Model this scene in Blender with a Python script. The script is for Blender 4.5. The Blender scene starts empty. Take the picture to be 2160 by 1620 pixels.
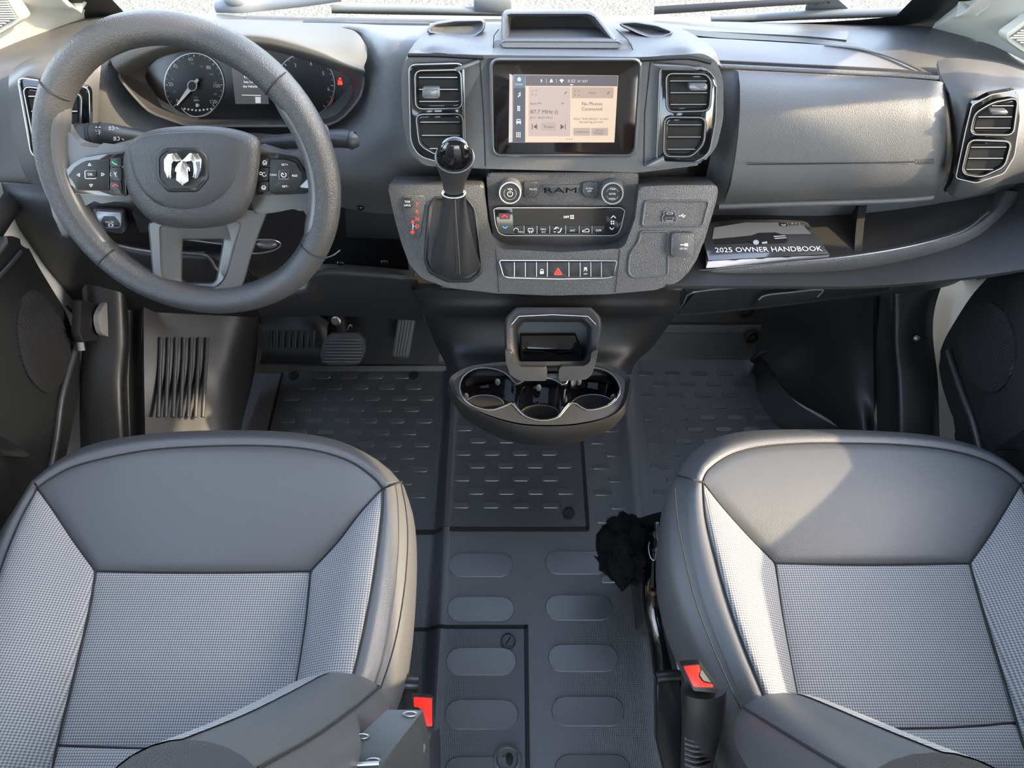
import bpy, bmesh, math, random
from mathutils import Vector as V, Matrix
from math import radians, sin, cos, tan, pi
random.seed(4)
SC = bpy.context.scene
COL = SC.collection

# ------------------------------------------------------------------ camera
F = 1440.0                                  # focal length in pixels of the 2160x1620 frame
CAM = V((0, 0, 1.36)); PIT = radians(55)
AX = V((0, cos(PIT), -sin(PIT))); UP = V((0, sin(PIT), cos(PIT))); RT = V((1, 0, 0))
cd = bpy.data.cameras.new('camera'); cam = bpy.data.objects.new('camera', cd); COL.objects.link(cam)
cd.sensor_width = 36; cd.lens = F / 2160 * 36; cd.clip_start = .01
cam.location = CAM; cam.rotation_euler = (pi / 2 - PIT, 0, 0)
SC.camera = cam

# ------------------------------------------------------------------ light
SUN_DIR = V((.85, -.15, .50)).normalized()    # towards the sun: low, through the passenger window
world = bpy.data.worlds.new('sky'); SC.world = world; world.use_nodes = True
wn = world.node_tree.nodes; wl = world.node_tree.links
sky = wn.new('ShaderNodeTexSky'); sky.sky_type = 'NISHITA'; sky.sun_disc = False
sky.sun_elevation = math.asin(SUN_DIR.z); sky.sun_rotation = math.atan2(SUN_DIR.x, SUN_DIR.y)
sky.air_density = 1.0; sky.dust_density = 2.0; sky.ozone_density = 1.0
hs_ = wn.new('ShaderNodeHueSaturation'); hs_.inputs['Saturation'].default_value = .75
wl.new(sky.outputs[0], hs_.inputs['Color']); wl.new(hs_.outputs[0], wn['Background'].inputs[0]); wn['Background'].inputs[1].default_value = 1.05
sd = bpy.data.lights.new('sun', 'SUN'); sd.energy = 7.5; sd.angle = radians(.8); sd.color = (1, .80, .52)
sun = bpy.data.objects.new('sun', sd); COL.objects.link(sun)
sun.rotation_euler = SUN_DIR.to_track_quat('Z', 'Y').to_euler()
SC.view_settings.view_transform = 'Standard'; SC.view_settings.look = 'None'
SC.view_settings.exposure = 1.0; SC.view_settings.gamma = 1.0; SC.view_settings.use_curve_mapping = False
SC.cycles.max_bounces = 6; SC.cycles.diffuse_bounces = 4; SC.cycles.glossy_bounces = 3; SC.cycles.transmission_bounces = 3; SC.cycles.transparent_max_bounces = 6
SC.cycles.caustics_reflective = False; SC.cycles.caustics_refractive = False

# ------------------------------------------------------------------ geometry helpers
def ray(px, py): return AX + RT * ((px - 1080) / F) + UP * ((810 - py) / F)
def PX(px, py, X): d = ray(px, py); return CAM + d * (X / d.x)
def PY(px, py, Y): d = ray(px, py); return CAM + d * (Y / d.y)
def PZ(px, py, Z): d = ray(px, py); return CAM + d * ((Z - CAM.z) / d.z)

class Pl:
    """A plane in the cab: a point, a normal, and an x axis; px() finds where the sight line of a photo pixel meets it."""
    def __init__(s, p, n, x=(1, 0, 0)):
        s.p = V(p); s.n = V(n).normalized(); x = V(x)
        s.x = (x - s.n * x.dot(s.n)).normalized(); s.y = s.n.cross(s.x)
    def px(s, px, py, h=0):
        d = ray(px, py); return CAM + d * ((s.p + s.n * h - CAM).dot(s.n) / d.dot(s.n))
    def at(s, u, v, h=0): return s.p + s.x * u + s.y * v + s.n * h
    def uv(s, P): q = P - s.p; return q.dot(s.x), q.dot(s.y)
    def dep(s, px, py): return (s.px(px, py) - CAM).dot(AX)
    def off(s, h): return Pl(s.p + s.n * h, s.n, s.x)

def cr(pts, n=6, closed=False):
    """Catmull-Rom through points of any dimension"""
    P = [V(p) for p in pts]; N = len(P); out = []
    for i in range(N if closed else N - 1):
        a = P[(i - 1) % N] if closed or i > 0 else P[0] * 2 - P[1]
        b = P[i]; c = P[(i + 1) % N]
        d = P[(i + 2) % N] if closed or i + 2 < N else P[-1] * 2 - P[-2]
        for k in range(n):
            t = k / n
            out.append((b * 2 + (c - a) * t + (a * 2 - b * 5 + c * 4 - d) * t * t + (b * 3 - a - c * 3 + d) * t ** 3) * .5)
    if not closed: out.append(P[-1].copy())
    return out
def rs(pts, n, closed=False):
    """n points evenly spaced along a polyline"""
    P = [V(p) for p in pts]
    if closed: P = P + [P[0]]
    L = [0]
    for a, b in zip(P, P[1:]): L.append(L[-1] + (b - a).length)
    out = []; j = 0; m = n if closed else n - 1
    for i in range(n):
        s = L[-1] * i / m
        while j < len(P) - 2 and L[j + 1] < s: j += 1
        w = (s - L[j]) / max(L[j + 1] - L[j], 1e-9); out.append(P[j].lerp(P[j + 1], min(max(w, 0), 1)))
    return out
def rp(pts, r, seg=5):
    """round the corners of a closed polygon (2D); r may be a list"""
    P = [V(p[:2]) for p in pts]; N = len(P); out = []
    for i in range(N):
        b = P[i]; u = (P[i - 1] - b); w = (P[(i + 1) % N] - b)
        R_ = r[i] if isinstance(r, (list, tuple)) else r
        if R_ <= 0: out.append(b); continue
        k = min(R_, u.length * .48, w.length * .48)
        s = b + u.normalized() * k; e = b + w.normalized() * k
        for q in range(seg + 1):
            t = q / seg; out.append(s * (1 - t) ** 2 + b * 2 * t * (1 - t) + e * t * t)
    return out
def el(cx, cy, a, b, n=28, rot=0):
    return [V((cx + a * cos(t) * cos(rot) - b * sin(t) * sin(rot), cy + a * cos(t) * sin(rot) + b * sin(t) * cos(rot)))
            for t in [2 * pi * i / n for i in range(n)]]
def rect(x0, y0, x1, y1): return [(x0, y0), (x1, y0), (x1, y1), (x0, y1)]

# ------------------------------------------------------------------ object helpers
WL = {}                                       # world position of each parent
def _loc(o): return WL.get(o.name, V((0, 0, 0))) if o else V((0, 0, 0))
def link(name, me, mat, parent=None, org=None):
    """one mesh (given in world coordinates) becomes one object with its origin at its own middle"""
    n = len(me.vertices)
    c = V(org) if org is not None else (sum((v.co for v in me.vertices), V()) / max(n, 1))
    me.transform(Matrix.Translation(-c))
    o = bpy.data.objects.new(name, me); COL.objects.link(o)
    o.parent = parent; o.location = c - _loc(parent); WL[o.name] = c
    for m in (mat if isinstance(mat, (list, tuple)) else [mat]):
        if m: me.materials.append(m)
    return o
def fin(bm, name, sharp=35, smooth=True):
    bmesh.ops.recalc_face_normals(bm, faces=bm.faces)
    me = bpy.data.meshes.new(name); bm.to_mesh(me); bm.free()
    if smooth and len(me.polygons):
        me.polygons.foreach_set('use_smooth', [True] * len(me.polygons)); me.set_sharp_from_angle(angle=radians(sharp))
    return me
def tag(o, label=None, cat=None, group=None, kind=None):
    if label: o['label'] = label
    if cat: o['category'] = cat
    if group: o['group'] = group
    if kind: o['kind'] = kind
    return o
def thing(name, loc, label, cat, group=None, kind=None):
    o = bpy.data.objects.new(name, None); COL.objects.link(o); o.empty_display_size = .03
    o.location = V(loc); WL[o.name] = V(loc)
    return tag(o, label, cat, group, kind)
def sub(name, parent, loc):
    """a part that only gathers its own sub-parts"""
    o = bpy.data.objects.new(name, None); COL.objects.link(o); o.empty_display_size = .01
    o.parent = parent; o.location = V(loc) - _loc(parent); WL[o.name] = V(loc); return o

def from_poly(name, top, depth_vec, mat, parent=None, bev=0, seg=2, sharp=40):
    """closed outline (world points) made solid along depth_vec, its front rim bevelled"""
    bm = bmesh.new()
    vs = []
    for p in top:
        if not vs or (V(p) - vs[-1].co).length > 1e-6: vs.append(bm.verts.new(p))
    if (vs[0].co - vs[-1].co).length < 1e-6: bm.verts.remove(vs.pop())
    f = bm.faces.new(vs)
    back = [bm.verts.new(v.co + V(depth_vec)) for v in vs]
    n = len(vs)
    for i in range(n): bm.faces.new((vs[i], back[i], back[(i + 1) % n], vs[(i + 1) % n]))
    bm.faces.new(back[::-1])
    if bev > 0:
        bmesh.ops.bevel(bm, geom=list(f.edges), offset=bev, segments=seg, profile=.5, affect='EDGES', clamp_overlap=True)
    return link(name, fin(bm, name, sharp), mat, parent)
def plate(name, pl, pix, h, mat, parent=None, h0=None, bev=0, rad=0, seg=2, rs_=5):
    """solid plate lying on plane pl: photo outline pix, front face h above the plane, back at h0"""
    if rad: pix = rp(pix, rad, rs_)
    top = [pl.px(p[0], p[1], h) for p in pix]
    if h0 is None: h0 = h - .006
    return from_poly(name, top, pl.n * (h0 - h), mat, parent, bev, seg)
def loft(name, loops, mat, parent=None, closed=True, cap0=False, cap1=False, sharp=40, loopclosed=False):
    bm = bmesh.new(); R_ = [[bm.verts.new(p) for p in L] for L in loops]
    n = len(R_[0]); m = len(R_)
    for a in range(m if loopclosed else m - 1):
        b = (a + 1) % m
        for i in range(n if closed else n - 1):
            j = (i + 1) % n
            try: bm.faces.new((R_[a][i], R_[a][j], R_[b][j], R_[b][i]))
            except ValueError: pass
    if cap0: bm.faces.new(R_[0])
    if cap1: bm.faces.new(R_[-1][::-1])
    return link(name, fin(bm, name, sharp), mat, parent)
def ploft(name, pl, spec, mat, parent=None, n=48, cap0=False, cap1=False, sharp=40):
    """loft of photo outlines on plane pl: spec = [(outline, h), ...]"""
    loops = []
    for pix, h in spec:
        q = rs(pix, n, True); loops.append([pl.px(p[0], p[1], h) for p in q])
    return loft(name, loops, mat, parent, True, cap0, cap1, sharp)
def shrink(pix, k, k2=None):
    k2 = k if k2 is None else k2
    cx = sum(p[0] for p in pix) / len(pix); cy = sum(p[1] for p in pix) / len(pix)
    return [V((cx + (p[0] - cx) * k, cy + (p[1] - cy) * k2)) for p in pix]
def inset(pix, d):
    """move a closed outline (clockwise on screen or not) inwards by d pixels"""
    P = [V(p[:2]) for p in pix]; N = len(P)
    ar = sum(P[i].x * P[(i + 1) % N].y - P[(i + 1) % N].x * P[i].y for i in range(N)); s = 1 if ar > 0 else -1
    out = []
    for i in range(N):
        t = P[(i + 1) % N] - P[i - 1]
        if t.length < 1e-9: out.append(P[i]); continue
        t.normalize(); out.append(P[i] + V((-t.y, t.x)) * d * s)
    return out
def tube(name, path, r, mat, parent=None, closed=False, n=10, smooth=4, flat=None, caps=True):
    """round bar along world points; r number or list; flat=(vec, k) squashes across vec"""
    P = cr(path, smooth, closed) if smooth else [V(p) for p in path]
    m = len(P)
    if isinstance(r, (list, tuple)):
        R_ = [x[0] for x in cr([(a, 0) for a in r], smooth, closed)] if smooth else list(r)
    else: R_ = [r] * m
    loops = []; up = None
    for i, p in enumerate(P):
        t = (P[(i + 1) % m] - P[i - 1]) if closed or 0 < i < m - 1 else (P[1] - P[0] if i == 0 else P[-1] - P[-2])
        t.normalize()
        if up is None: up = t.orthogonal().normalized() if flat is None else (V(flat[0]) - t * t.dot(V(flat[0]))).normalized()
        up = (up - t * t.dot(up)).normalized(); sd_ = t.cross(up)
        k = flat[1] if flat else 1
        loops.append([p + up * (cos(a) * R_[i] * k) + sd_ * (sin(a) * R_[i]) for a in [2 * pi * q / n for q in range(n)]])
    if closed:
        bm = bmesh.new(); Q = [[bm.verts.new(p) for p in L] for L in loops]
        for a in range(m):
            for i in range(n): bm.faces.new((Q[a][i], Q[a][(i + 1) % n], Q[(a + 1) % m][(i + 1) % n], Q[(a + 1) % m][i]))
        return link(name, fin(bm, name, 50), mat, parent)
    return loft(name, loops, mat, parent, True, caps, caps, 50)
def grid(name, rows, mat, parent=None, nu=6, nv=5, thick=0, closed=False, sharp=60, fn=None, thdir=None):
    """smooth skin through rows of control points (world)"""
    fine = [cr(r, nu, closed) for r in rows]
    cols = [cr([r[i] for r in fine], nv) for i in range(len(fine[0]))]
    G = [[cols[i][j] for i in range(len(cols))] for j in range(len(cols[0]))]
    if fn: G = [[fn(G[j][i], i / (len(G[0]) - 1), j / (len(G) - 1)) for i in range(len(G[0]))] for j in range(len(G))]
    return skin(name, G, mat, parent, thick, closed, sharp, thdir)
def skin(name, G, mat, parent=None, thick=0, closed=False, sharp=60, thdir=None):
    bm = bmesh.new(); Q = [[bm.verts.new(p) for p in r] for r in G]
    n = len(Q[0])
    for j in range(len(Q) - 1):
        for i in range(n if closed else n - 1):
            try: bm.faces.new((Q[j][i], Q[j][(i + 1) % n], Q[j + 1][(i + 1) % n], Q[j + 1][i]))
            except ValueError: pass
    me = bpy.data.meshes.new(name)
    if thick:
        bmesh.ops.recalc_face_normals(bm, faces=bm.faces)
        bm.normal_update()
        avg = sum((f.normal * f.calc_area() for f in bm.faces), V())
        want = V(thdir) if thdir is not None else (CAM - Q[len(Q) // 2][n // 2].co)
        if avg.dot(want) < 0:
            for f in bm.faces: f.normal_flip()
        bm.normal_update()
        top = list(bm.faces); bound = [e for e in bm.edges if e.is_boundary]
        vs = list(bm.verts); dup = {v: bm.verts.new(v.co - v.normal * thick) for v in vs}
        for f in top: bm.faces.new([dup[v] for v in f.verts][::-1])
        for e in bound:
            a, b = e.verts; bm.faces.new((a, b, dup[b], dup[a]))
    return link(name, fin(bm, name, sharp), mat, parent)
def coons(name, top, bot, left, right, mat, parent=None, nu=26, nv=22, puff=0, pdir=(0, 0, 1), ex=.35, thick=0):
    """patch between four edge curves (world points), filled out like upholstery"""
    T = rs(cr(top, 8), nu + 1); B = rs(cr(bot, 8), nu + 1); L = rs(cr(left, 8), nv + 1); R_ = rs(cr(right, 8), nv + 1)
    pd = V(pdir).normalized(); G = []
    for j in range(nv + 1):
        v = j / nv; row = []
        for i in range(nu + 1):
            u = i / nu
            p = (T[i] * (1 - v) + B[i] * v + L[j] * (1 - u) + R_[j] * u
                 - (T[0] * (1 - u) * (1 - v) + T[-1] * u * (1 - v) + B[0] * (1 - u) * v + B[-1] * u * v))
            f = (max(4 * u * (1 - u), 0) ** ex) * (max(4 * v * (1 - v), 0) ** ex)
            row.append(p + pd * puff * f)
        G.append(row)
    return skin(name, G, mat, parent, thick)
def box(name, c, s, mat, parent=None, bev=.002, rot=None):
    bm = bmesh.new(); bmesh.ops.create_cube(bm, size=1)
    for v in bm.verts: v.co = V((v.co.x * s[0], v.co.y * s[1], v.co.z * s[2]))
    if bev: bmesh.ops.bevel(bm, geom=list(bm.edges), offset=bev, segments=2, profile=.5, affect='EDGES', clamp_overlap=True)
    M = Matrix.Translation(V(c)) @ (rot.to_4x4() if rot else Matrix.Identity(4))
    bmesh.ops.transform(bm, matrix=M, verts=bm.verts)
    return link(name, fin(bm, name), mat, parent)
def lathe(name, pl, u, v, prof, mat, parent=None, n=28, sx=1, sy=1, sharp=40):
    """turned part standing on plane pl at local (u,v): prof = [(radius, height), ...]"""
    loops = [[pl.at(u + r * cos(a) * sx, v + r * sin(a) * sy, h) for a in [2 * pi * k / n for k in range(n)]] for r, h in prof]
    return loft(name, loops, mat, parent, True, True, True, sharp)
def blob(name, c, r, mat, parent=None, nseg=16, nr=10, ax=None, fn=None):
    bm = bmesh.new(); bmesh.ops.create_uvsphere(bm, u_segments=nseg, v_segments=nr, radius=1)
    for v_ in bm.verts:
        q = V((v_.co.x * r[0], v_.co.y * r[1], v_.co.z * r[2]))
        if fn: q = fn(q, v_.co)
        if ax: q = ax @ q
        v_.co = V(c) + q
    return link(name, fin(bm, name, 60), mat, parent)

_fc = {}
def text(name, s, pl, px, py, hpx, mat, parent=None, h=.0006, wpx=None, th=.0003, rot=0, al='CENTER', dup=None):
    """lettering lying on plane pl, its middle at photo pixel (px,py), capitals hpx tall, optionally wpx wide"""
    cu = bpy.data.curves.new('t', 'FONT'); cu.body = s; cu.align_x = 'CENTER'; cu.align_y = 'CENTER'; cu.extrude = 0
    cu.resolution_u = 2
    o = bpy.data.objects.new('t', cu); COL.objects.link(o)
    dg = bpy.context.evaluated_depsgraph_get(); me = bpy.data.meshes.new_from_object(o.evaluated_get(dg))
    bpy.data.objects.remove(o); bpy.data.curves.remove(cu)
    if not len(me.vertices): return None
    xs = [v.co.x for v in me.vertices]; ys = [v.co.y for v in me.vertices]
    cx = (min(xs) + max(xs)) / 2; cy = (min(ys) + max(ys)) / 2
    k = pl.dep(px, py) / F
    P0 = pl.px(px, py, h); E = pl.px(px + 10, py, h) - P0; Dn = pl.px(px, py + 10, h) - P0
    ky = Dn.length / 10; kx = E.length / 10
    capn = .70
    lines = s.count('\n') + 1
    sy = hpx * ky / capn; sx = sy * 1.0
    if wpx: sx = wpx * kx / max(max(xs) - min(xs), 1e-6)
    X = pl.x * cos(rot) + pl.y * sin(rot); Y = pl.y * cos(rot) - pl.x * sin(rot)
    if al == 'LEFT': cx = min(xs)
    for v in me.vertices: v.co = P0 + X * ((v.co.x - cx) * sx) + Y * ((v.co.y - cy) * sy)
    return link(name, me, mat, parent)
def strip(name, pl, pix, wpx, mat, parent=None, h=.0006, closed=False, smooth=0):
    """printed or inlaid line on plane pl along photo points, wpx wide"""
    P = cr(pix, smooth, closed) if smooth else [V(p) for p in pix]
    n = len(P); bm = bmesh.new(); pr = []
    for i, p in enumerate(P):
        t = (P[(i + 1) % n] - P[i - 1]) if closed or 0 < i < n - 1 else (P[1] - P[0] if i == 0 else P[-1] - P[-2])
        t.normalize(); q = V((-t.y, t.x)) * wpx / 2
        a = p + q; b = p - q
        pr.append((bm.verts.new(pl.px(a.x, a.y, h)), bm.verts.new(pl.px(b.x, b.y, h))))
    for i in range(n if closed else n - 1):
        a, b = pr[i], pr[(i + 1) % n]; bm.faces.new((a[0], b[0], b[1], a[1]))
    return link(name, fin(bm, name, smooth=False), mat, parent)
def flat(name, pl, pix, mat, parent=None, h=.0006):
    """printed patch on plane pl"""
    bm = bmesh.new(); bm.faces.new([bm.verts.new(pl.px(p[0], p[1], h)) for p in pix])
    return link(name, fin(bm, name, smooth=False), mat, parent)
def prints(name, pl, polys, mat, parent=None, h=.0006):
    """one printed symbol made of several flat pieces"""
    bm = bmesh.new()
    for pix in polys:
        try: bm.faces.new([bm.verts.new(pl.px(p[0], p[1], h)) for p in pix])
        except ValueError: pass
    return link(name, fin(bm, name, smooth=False), mat, parent)
def ln(a, b, w):
    """a line from a to b as a thin quad (pixels)"""
    a = V(a); b = V(b); t = (b - a).normalized(); q = V((-t.y, t.x)) * w / 2
    return [a + q, b + q, b - q, a - q]
def arcp(cx, cy, r, a0, a1, w, n=10, ry=None):
    """an arc as quads (pixels, degrees clockwise from +x)"""
    ry = ry or r; out = []
    for i in range(n):
        t0 = radians(a0 + (a1 - a0) * i / n); t1 = radians(a0 + (a1 - a0) * (i + 1) / n)
        o = lambda t, k: (cx + (r + k) * cos(t), cy + (ry + k) * sin(t))
        out.append([o(t0, w / 2), o(t1, w / 2), o(t1, -w / 2), o(t0, -w / 2)])
    return out
def copy_tree(o, parent=None, name=None):
    c = o.copy(); COL.objects.link(c); c.parent = parent; WL[c.name] = WL.get(o.name, V())
    for ch in list(o.children): copy_tree(ch, c)
    return c

# ------------------------------------------------------------------ materials
MATS = {}
def mat(name, col, rough=.5, metal=0, bump=None, spec=.5, var=None, emit=None, coat=0, trans=0, sheen=0):
    if name in MATS: return MATS[name]
    m = bpy.data.materials.new(name); m.use_nodes = True; nt = m.node_tree; N = nt.nodes; L = nt.links
    b = N['Principled BSDF']
    b.inputs['Base Color'].default_value = (*col, 1); b.inputs['Roughness'].default_value = rough
    b.inputs['Metallic'].default_value = metal; b.inputs['Specular IOR Level'].default_value = spec
    b.inputs['Coat Weight'].default_value = coat
    if coat: b.inputs['Coat Roughness'].default_value = .05
    if sheen: b.inputs['Sheen Weight'].default_value = sheen
    if trans: b.inputs['Transmission Weight'].default_value = trans
    if emit: b.inputs['Emission Color'].default_value = (*emit[0], 1); b.inputs['Emission Strength'].default_value = emit[1]
    tc = N.new('ShaderNodeTexCoord')
    if var:      # (scale, amount): slow mottling of the colour
        nz = N.new('ShaderNodeTexNoise'); nz.inputs['Scale'].default_value = var[0]; nz.inputs['Detail'].default_value = 4
        L.new(tc.outputs['Object'], nz.inputs['Vector'])
        mr = N.new('ShaderNodeMapRange'); mr.inputs[3].default_value = 1 - var[1]; mr.inputs[4].default_value = 1 + var[1]
        L.new(nz.outputs[0], mr.inputs[0])
        mx = N.new('ShaderNodeMix'); mx.data_type = 'RGBA'; mx.blend_type = 'MULTIPLY'; mx.inputs[0].default_value = 1
        mx.inputs[6].default_value = (*col, 1); L.new(mr.outputs[0], mx.inputs[7]); L.new(mx.outputs[2], b.inputs['Base Color'])
    if bump:     # (scale, strength, distance, kind)
        kind = bump[3] if len(bump) > 3 else 'noise'
        if kind == 'noise':
            t = N.new('ShaderNodeTexNoise'); t.inputs['Detail'].default_value = 3; out = t.outputs[0]
        else:
            t = N.new('ShaderNodeTexVoronoi'); t.feature = 'F1'; out = t.outputs[0]
        t.inputs['Scale'].default_value = bump[0]; L.new(tc.outputs['Object'], t.inputs['Vector'])
        bp = N.new('ShaderNodeBump'); bp.inputs['Strength'].default_value = bump[1]; bp.inputs['Distance'].default_value = bump[2]
        L.new(out, bp.inputs['Height']); L.new(bp.outputs[0], b.inputs['Normal'])
    MATS[name] = m; return m

def weave(name, ca, cb, pitch, rough=.75, depth=.0006, sx=1, sy=1, kz=0, spec=.3):
    """woven or moulded cloth pattern: offset rows of small lozenges"""
    m = mat(name, ca, rough, spec=spec); nt = m.node_tree; N = nt.nodes; L = nt.links; b = N['Principled BSDF']
    tc = N.new('ShaderNodeTexCoord'); sp = N.new('ShaderNodeSeparateXYZ'); L.new(tc.outputs['Object'], sp.inputs[0])
    def M(op, a, b_=None, v=None):
        n = N.new('ShaderNodeMath'); n.operation = op; L.new(a, n.inputs[0])
        if b_ is not None: L.new(b_, n.inputs[1])
        if v is not None: n.inputs[1].default_value = v
        return n.outputs[0]
    yy = sp.outputs[1]
    if kz: yy = M('ADD', sp.outputs[1], M('MULTIPLY', sp.outputs[2], v=kz))
    xx = M('MULTIPLY', sp.outputs[0], v=2 * pi / pitch * sx); y2 = M('MULTIPLY', yy, v=2 * pi / pitch * sy)
    s1 = M('SINE', M('ADD', xx, y2)); s2 = M('SINE', M('SUBTRACT', xx, y2))
    pr = M('MULTIPLY', s1, s2); h = M('MULTIPLY_ADD', pr, v=.5); h.node.inputs[2].default_value = .5
    mx = N.new('ShaderNodeMix'); mx.data_type = 'RGBA'; mx.inputs[6].default_value = (*cb, 1); mx.inputs[7].default_value = (*ca, 1)
    L.new(h, mx.inputs[0]); L.new(mx.outputs[2], b.inputs['Base Color'])
    bp = N.new('ShaderNodeBump'); bp.inputs['Strength'].default_value = .6; bp.inputs['Distance'].default_value = depth
    L.new(h, bp.inputs['Height']); L.new(bp.outputs[0], b.inputs['Normal'])
    return m

M_dash = mat('dash_plastic', (.078, .079, .081), .40, bump=(900, .42, .0007, 'cell'), spec=.65)
M_dashl = mat('dash_liner', (.13, .13, .13), .5, bump=(900, .3, .0004, 'cell'), spec=.5)
M_dark = mat('dark_plastic', (.016, .016, .0165), .5, bump=(900, .3, .0005, 'cell'))
M_mid = mat('console_plastic', (.048, .047, .046), .40, bump=(850, .75, .0008, 'cell'), spec=.7)
M_black = mat('black_plastic', (.008, .008, .008), .45)
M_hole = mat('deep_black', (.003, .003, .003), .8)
M_gloss = mat('piano_black', (.004, .004, .005), .06, spec=.6, coat=.4)
M_satin = mat('satin_grey_trim', (.16, .165, .17), .28, metal=.5)
M_chrome = mat('chrome', (.8, .8, .82), .08, metal=1)
M_edge = mat('silver_edge', (.36, .36, .36), .32, metal=.8)
M_leather = mat('seat_leather', (.072, .073, .075), .38, bump=(1000, .4, .0006, 'cell'), spec=.7)
M_mesh = weave('seat_mesh_fabric', (.36, .36, .36), (.055, .056, .058), .0066, .6)
M_meshd = weave('seat_center_fabric', (.36, .362, .366), (.045, .046, .048), .0066, .6)
M_stitch = mat('seam_shadow', (.01, .01, .01), .8)
M_wheel = mat('wheel_leather', (.047, .047, .048), .33, bump=(760, .55, .0008, 'cell'))
M_wheels = mat('wheel_smooth_trim', (.075, .075, .075), .34)
M_floor = weave('floor_rubber', (.068, .070, .075), (.036, .038, .042), .0066, .36, .0006, 1, 2, spec=.8)
M_pad = mat('floor_pad', (.048, .049, .052), .38, bump=(900, .25, .0004, 'cell'), spec=.7)
M_mat2 = weave('hatch_rubber', (.040, .042, .046), (.022, .024, .027), .0066, .4, .0005, 1, 2, spec=.7)
M_white = mat('white_paint', (.66, .66, .64), .35)
M_trim = mat('pillar_trim', (.55, .55, .505), .55, bump=(500, .15, .0004))
M_red = mat('buckle_red', (.75, .02, .012), .35)
M_wprint = mat('white_print', (.75, .75, .75), .6)
M_gprint = mat('grey_print', (.35, .35, .35), .6)
M_tread = mat('pedal_rubber', (.05, .05, .05), .6)
M_cdark = mat('console_dark', (.013, .013, .013), .42, bump=(900, .4, .0007, 'cell'), spec=.4)
M_hood = mat('hood_plastic', (.085, .085, .082), .55, bump=(1000, .3, .0006, 'cell'), spec=.3)
M_metal = mat('painted_black_metal', (.01, .01, .011), .18, spec=.6)
M_steel = mat('bare_steel', (.4, .39, .36), .35, metal=.9)
M_glow = mat('red_backlight', (.5, .01, .005), .5, emit=((1, .03, .01), 1.6))
# ================================================================== the setting
M_asph = mat('asphalt', (.105, .098, .082), .9, bump=(60, .8, .02), var=(45, .6))
def zf(X):
    """height of the pressed floor: a low step left of the middle, a shallow rib right of it"""
    s = min(max((X + .172) / .03, 0), 1); s = s * s * (3 - 2 * s)
    r = math.exp(-((X - .268) / .016) ** 2) * .006
    l = math.exp(-((X + .138) / .008) ** 2) * .004
    return -.018 * (1 - s) + r + l
def floor_skin(name, x0, x1, y0, y1, h, m, parent=None, thick=.004, rad=0):
    xs = sorted(set([x0 + (x1 - x0) * i / 24 for i in range(25)] + [x for x in [-.19 + .004 * k for k in range(17)] if x0 < x < x1]
                    + [x for x in [.22 + .006 * k for k in range(17)] if x0 < x < x1]))
    ys = [y0 + (y1 - y0) * j / 8 for j in range(9)]
    return skin(name, [[V((x, y, zf(x) + h)) for x in xs] for y in ys], m, parent, thick, thdir=(0, 0, 1))

floor = floor_skin('floor', -.86, .86, -1.6, 1.06, 0, M_floor, None, .02); tag(floor, kind='structure')
ground = box('ground', (0, 4, -.58), (40, 40, .02), M_asph, None, 0); tag(ground, kind='structure')

# ---- loose floor panels with moulded pads
def oval_mesh(w, l, h):
    bm = bmesh.new(); r = l / 2; pts = []
    for k in range(7): a = -pi / 2 + pi * k / 6; pts.append((w / 2 - r + r * cos(a), r * sin(a)))
    for k in range(7): a = pi / 2 + pi * k / 6; pts.append((-w / 2 + r + r * cos(a), r * sin(a)))
    b = [bm.verts.new((x, y, 0)) for x, y in pts]; t = [bm.verts.new((x * (1 - .0012 / w * 2), y * (1 - .0012 / l * 2), h)) for x, y in pts]
    n = len(pts)
    for i in range(n): bm.faces.new((b[i], b[(i + 1) % n], t[(i + 1) % n], t[i]))
    bm.faces.new(t)
    me = fin(bm, 'oval', 30); me.materials.append(M_pad); return me
OV_S = oval_mesh(.040, .0145, .0018); OV_B = oval_mesh(.134, .050, .0022)
def put(name, me, loc, parent, rz=0):
    o = bpy.data.objects.new(name, me); COL.objects.link(o); o.parent = parent; o.location = V(loc) - _loc(parent); o.rotation_euler.z = rz
    WL[o.name] = V(loc); return o
def pads(parent, x0, x1, y0, y1, h, skip=None):
    j = 0; y = y1 - .016
    while y > y0 + .008:
        x = x0 + .034 + (.0325 if j % 2 else 0)
        while x < x1 - .022:
            if not (-.180 < x < -.120) and not (.235 < x < .30) and not (skip and skip(x, y)):
                put('tread_pad', OV_S, (x, y, zf(x) + h), parent)
            x += .065
        y -= .0322; j += 1
H1 = floor_skin('hatch_panel', -.567, .156, .582, 1.018, .005, M_mat2, floor, .005)
pads(H1, -.567, .156, .60, 1.0, .005, skip=lambda x, y: y > .965 and (x < -.50 or -.26 < x < -.20))
H2 = floor_skin('hatch_panel', -.30, .023, -.4, .37, .004, M_mat2, floor, .004)
pads(floor, .165, .70, .44, 1.0, .0)
for (x, y) in [(1014, 1192), (1014, 1285), (1218, 1187), (1221, 1282), (1230, 1388), (1240, 1500), (1250, 1625)]:
    p = PZ(x, y, 0); put('tread_pad', OV_B, (p.x, p.y, zf(p.x)), floor)
for (x, y) in [(1015, 1395), (1016, 1507), (1017, 1630)]:
    p = PZ(x, y, .004); put('tread_pad', OV_B, (p.x, p.y, .004), H2)
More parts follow.
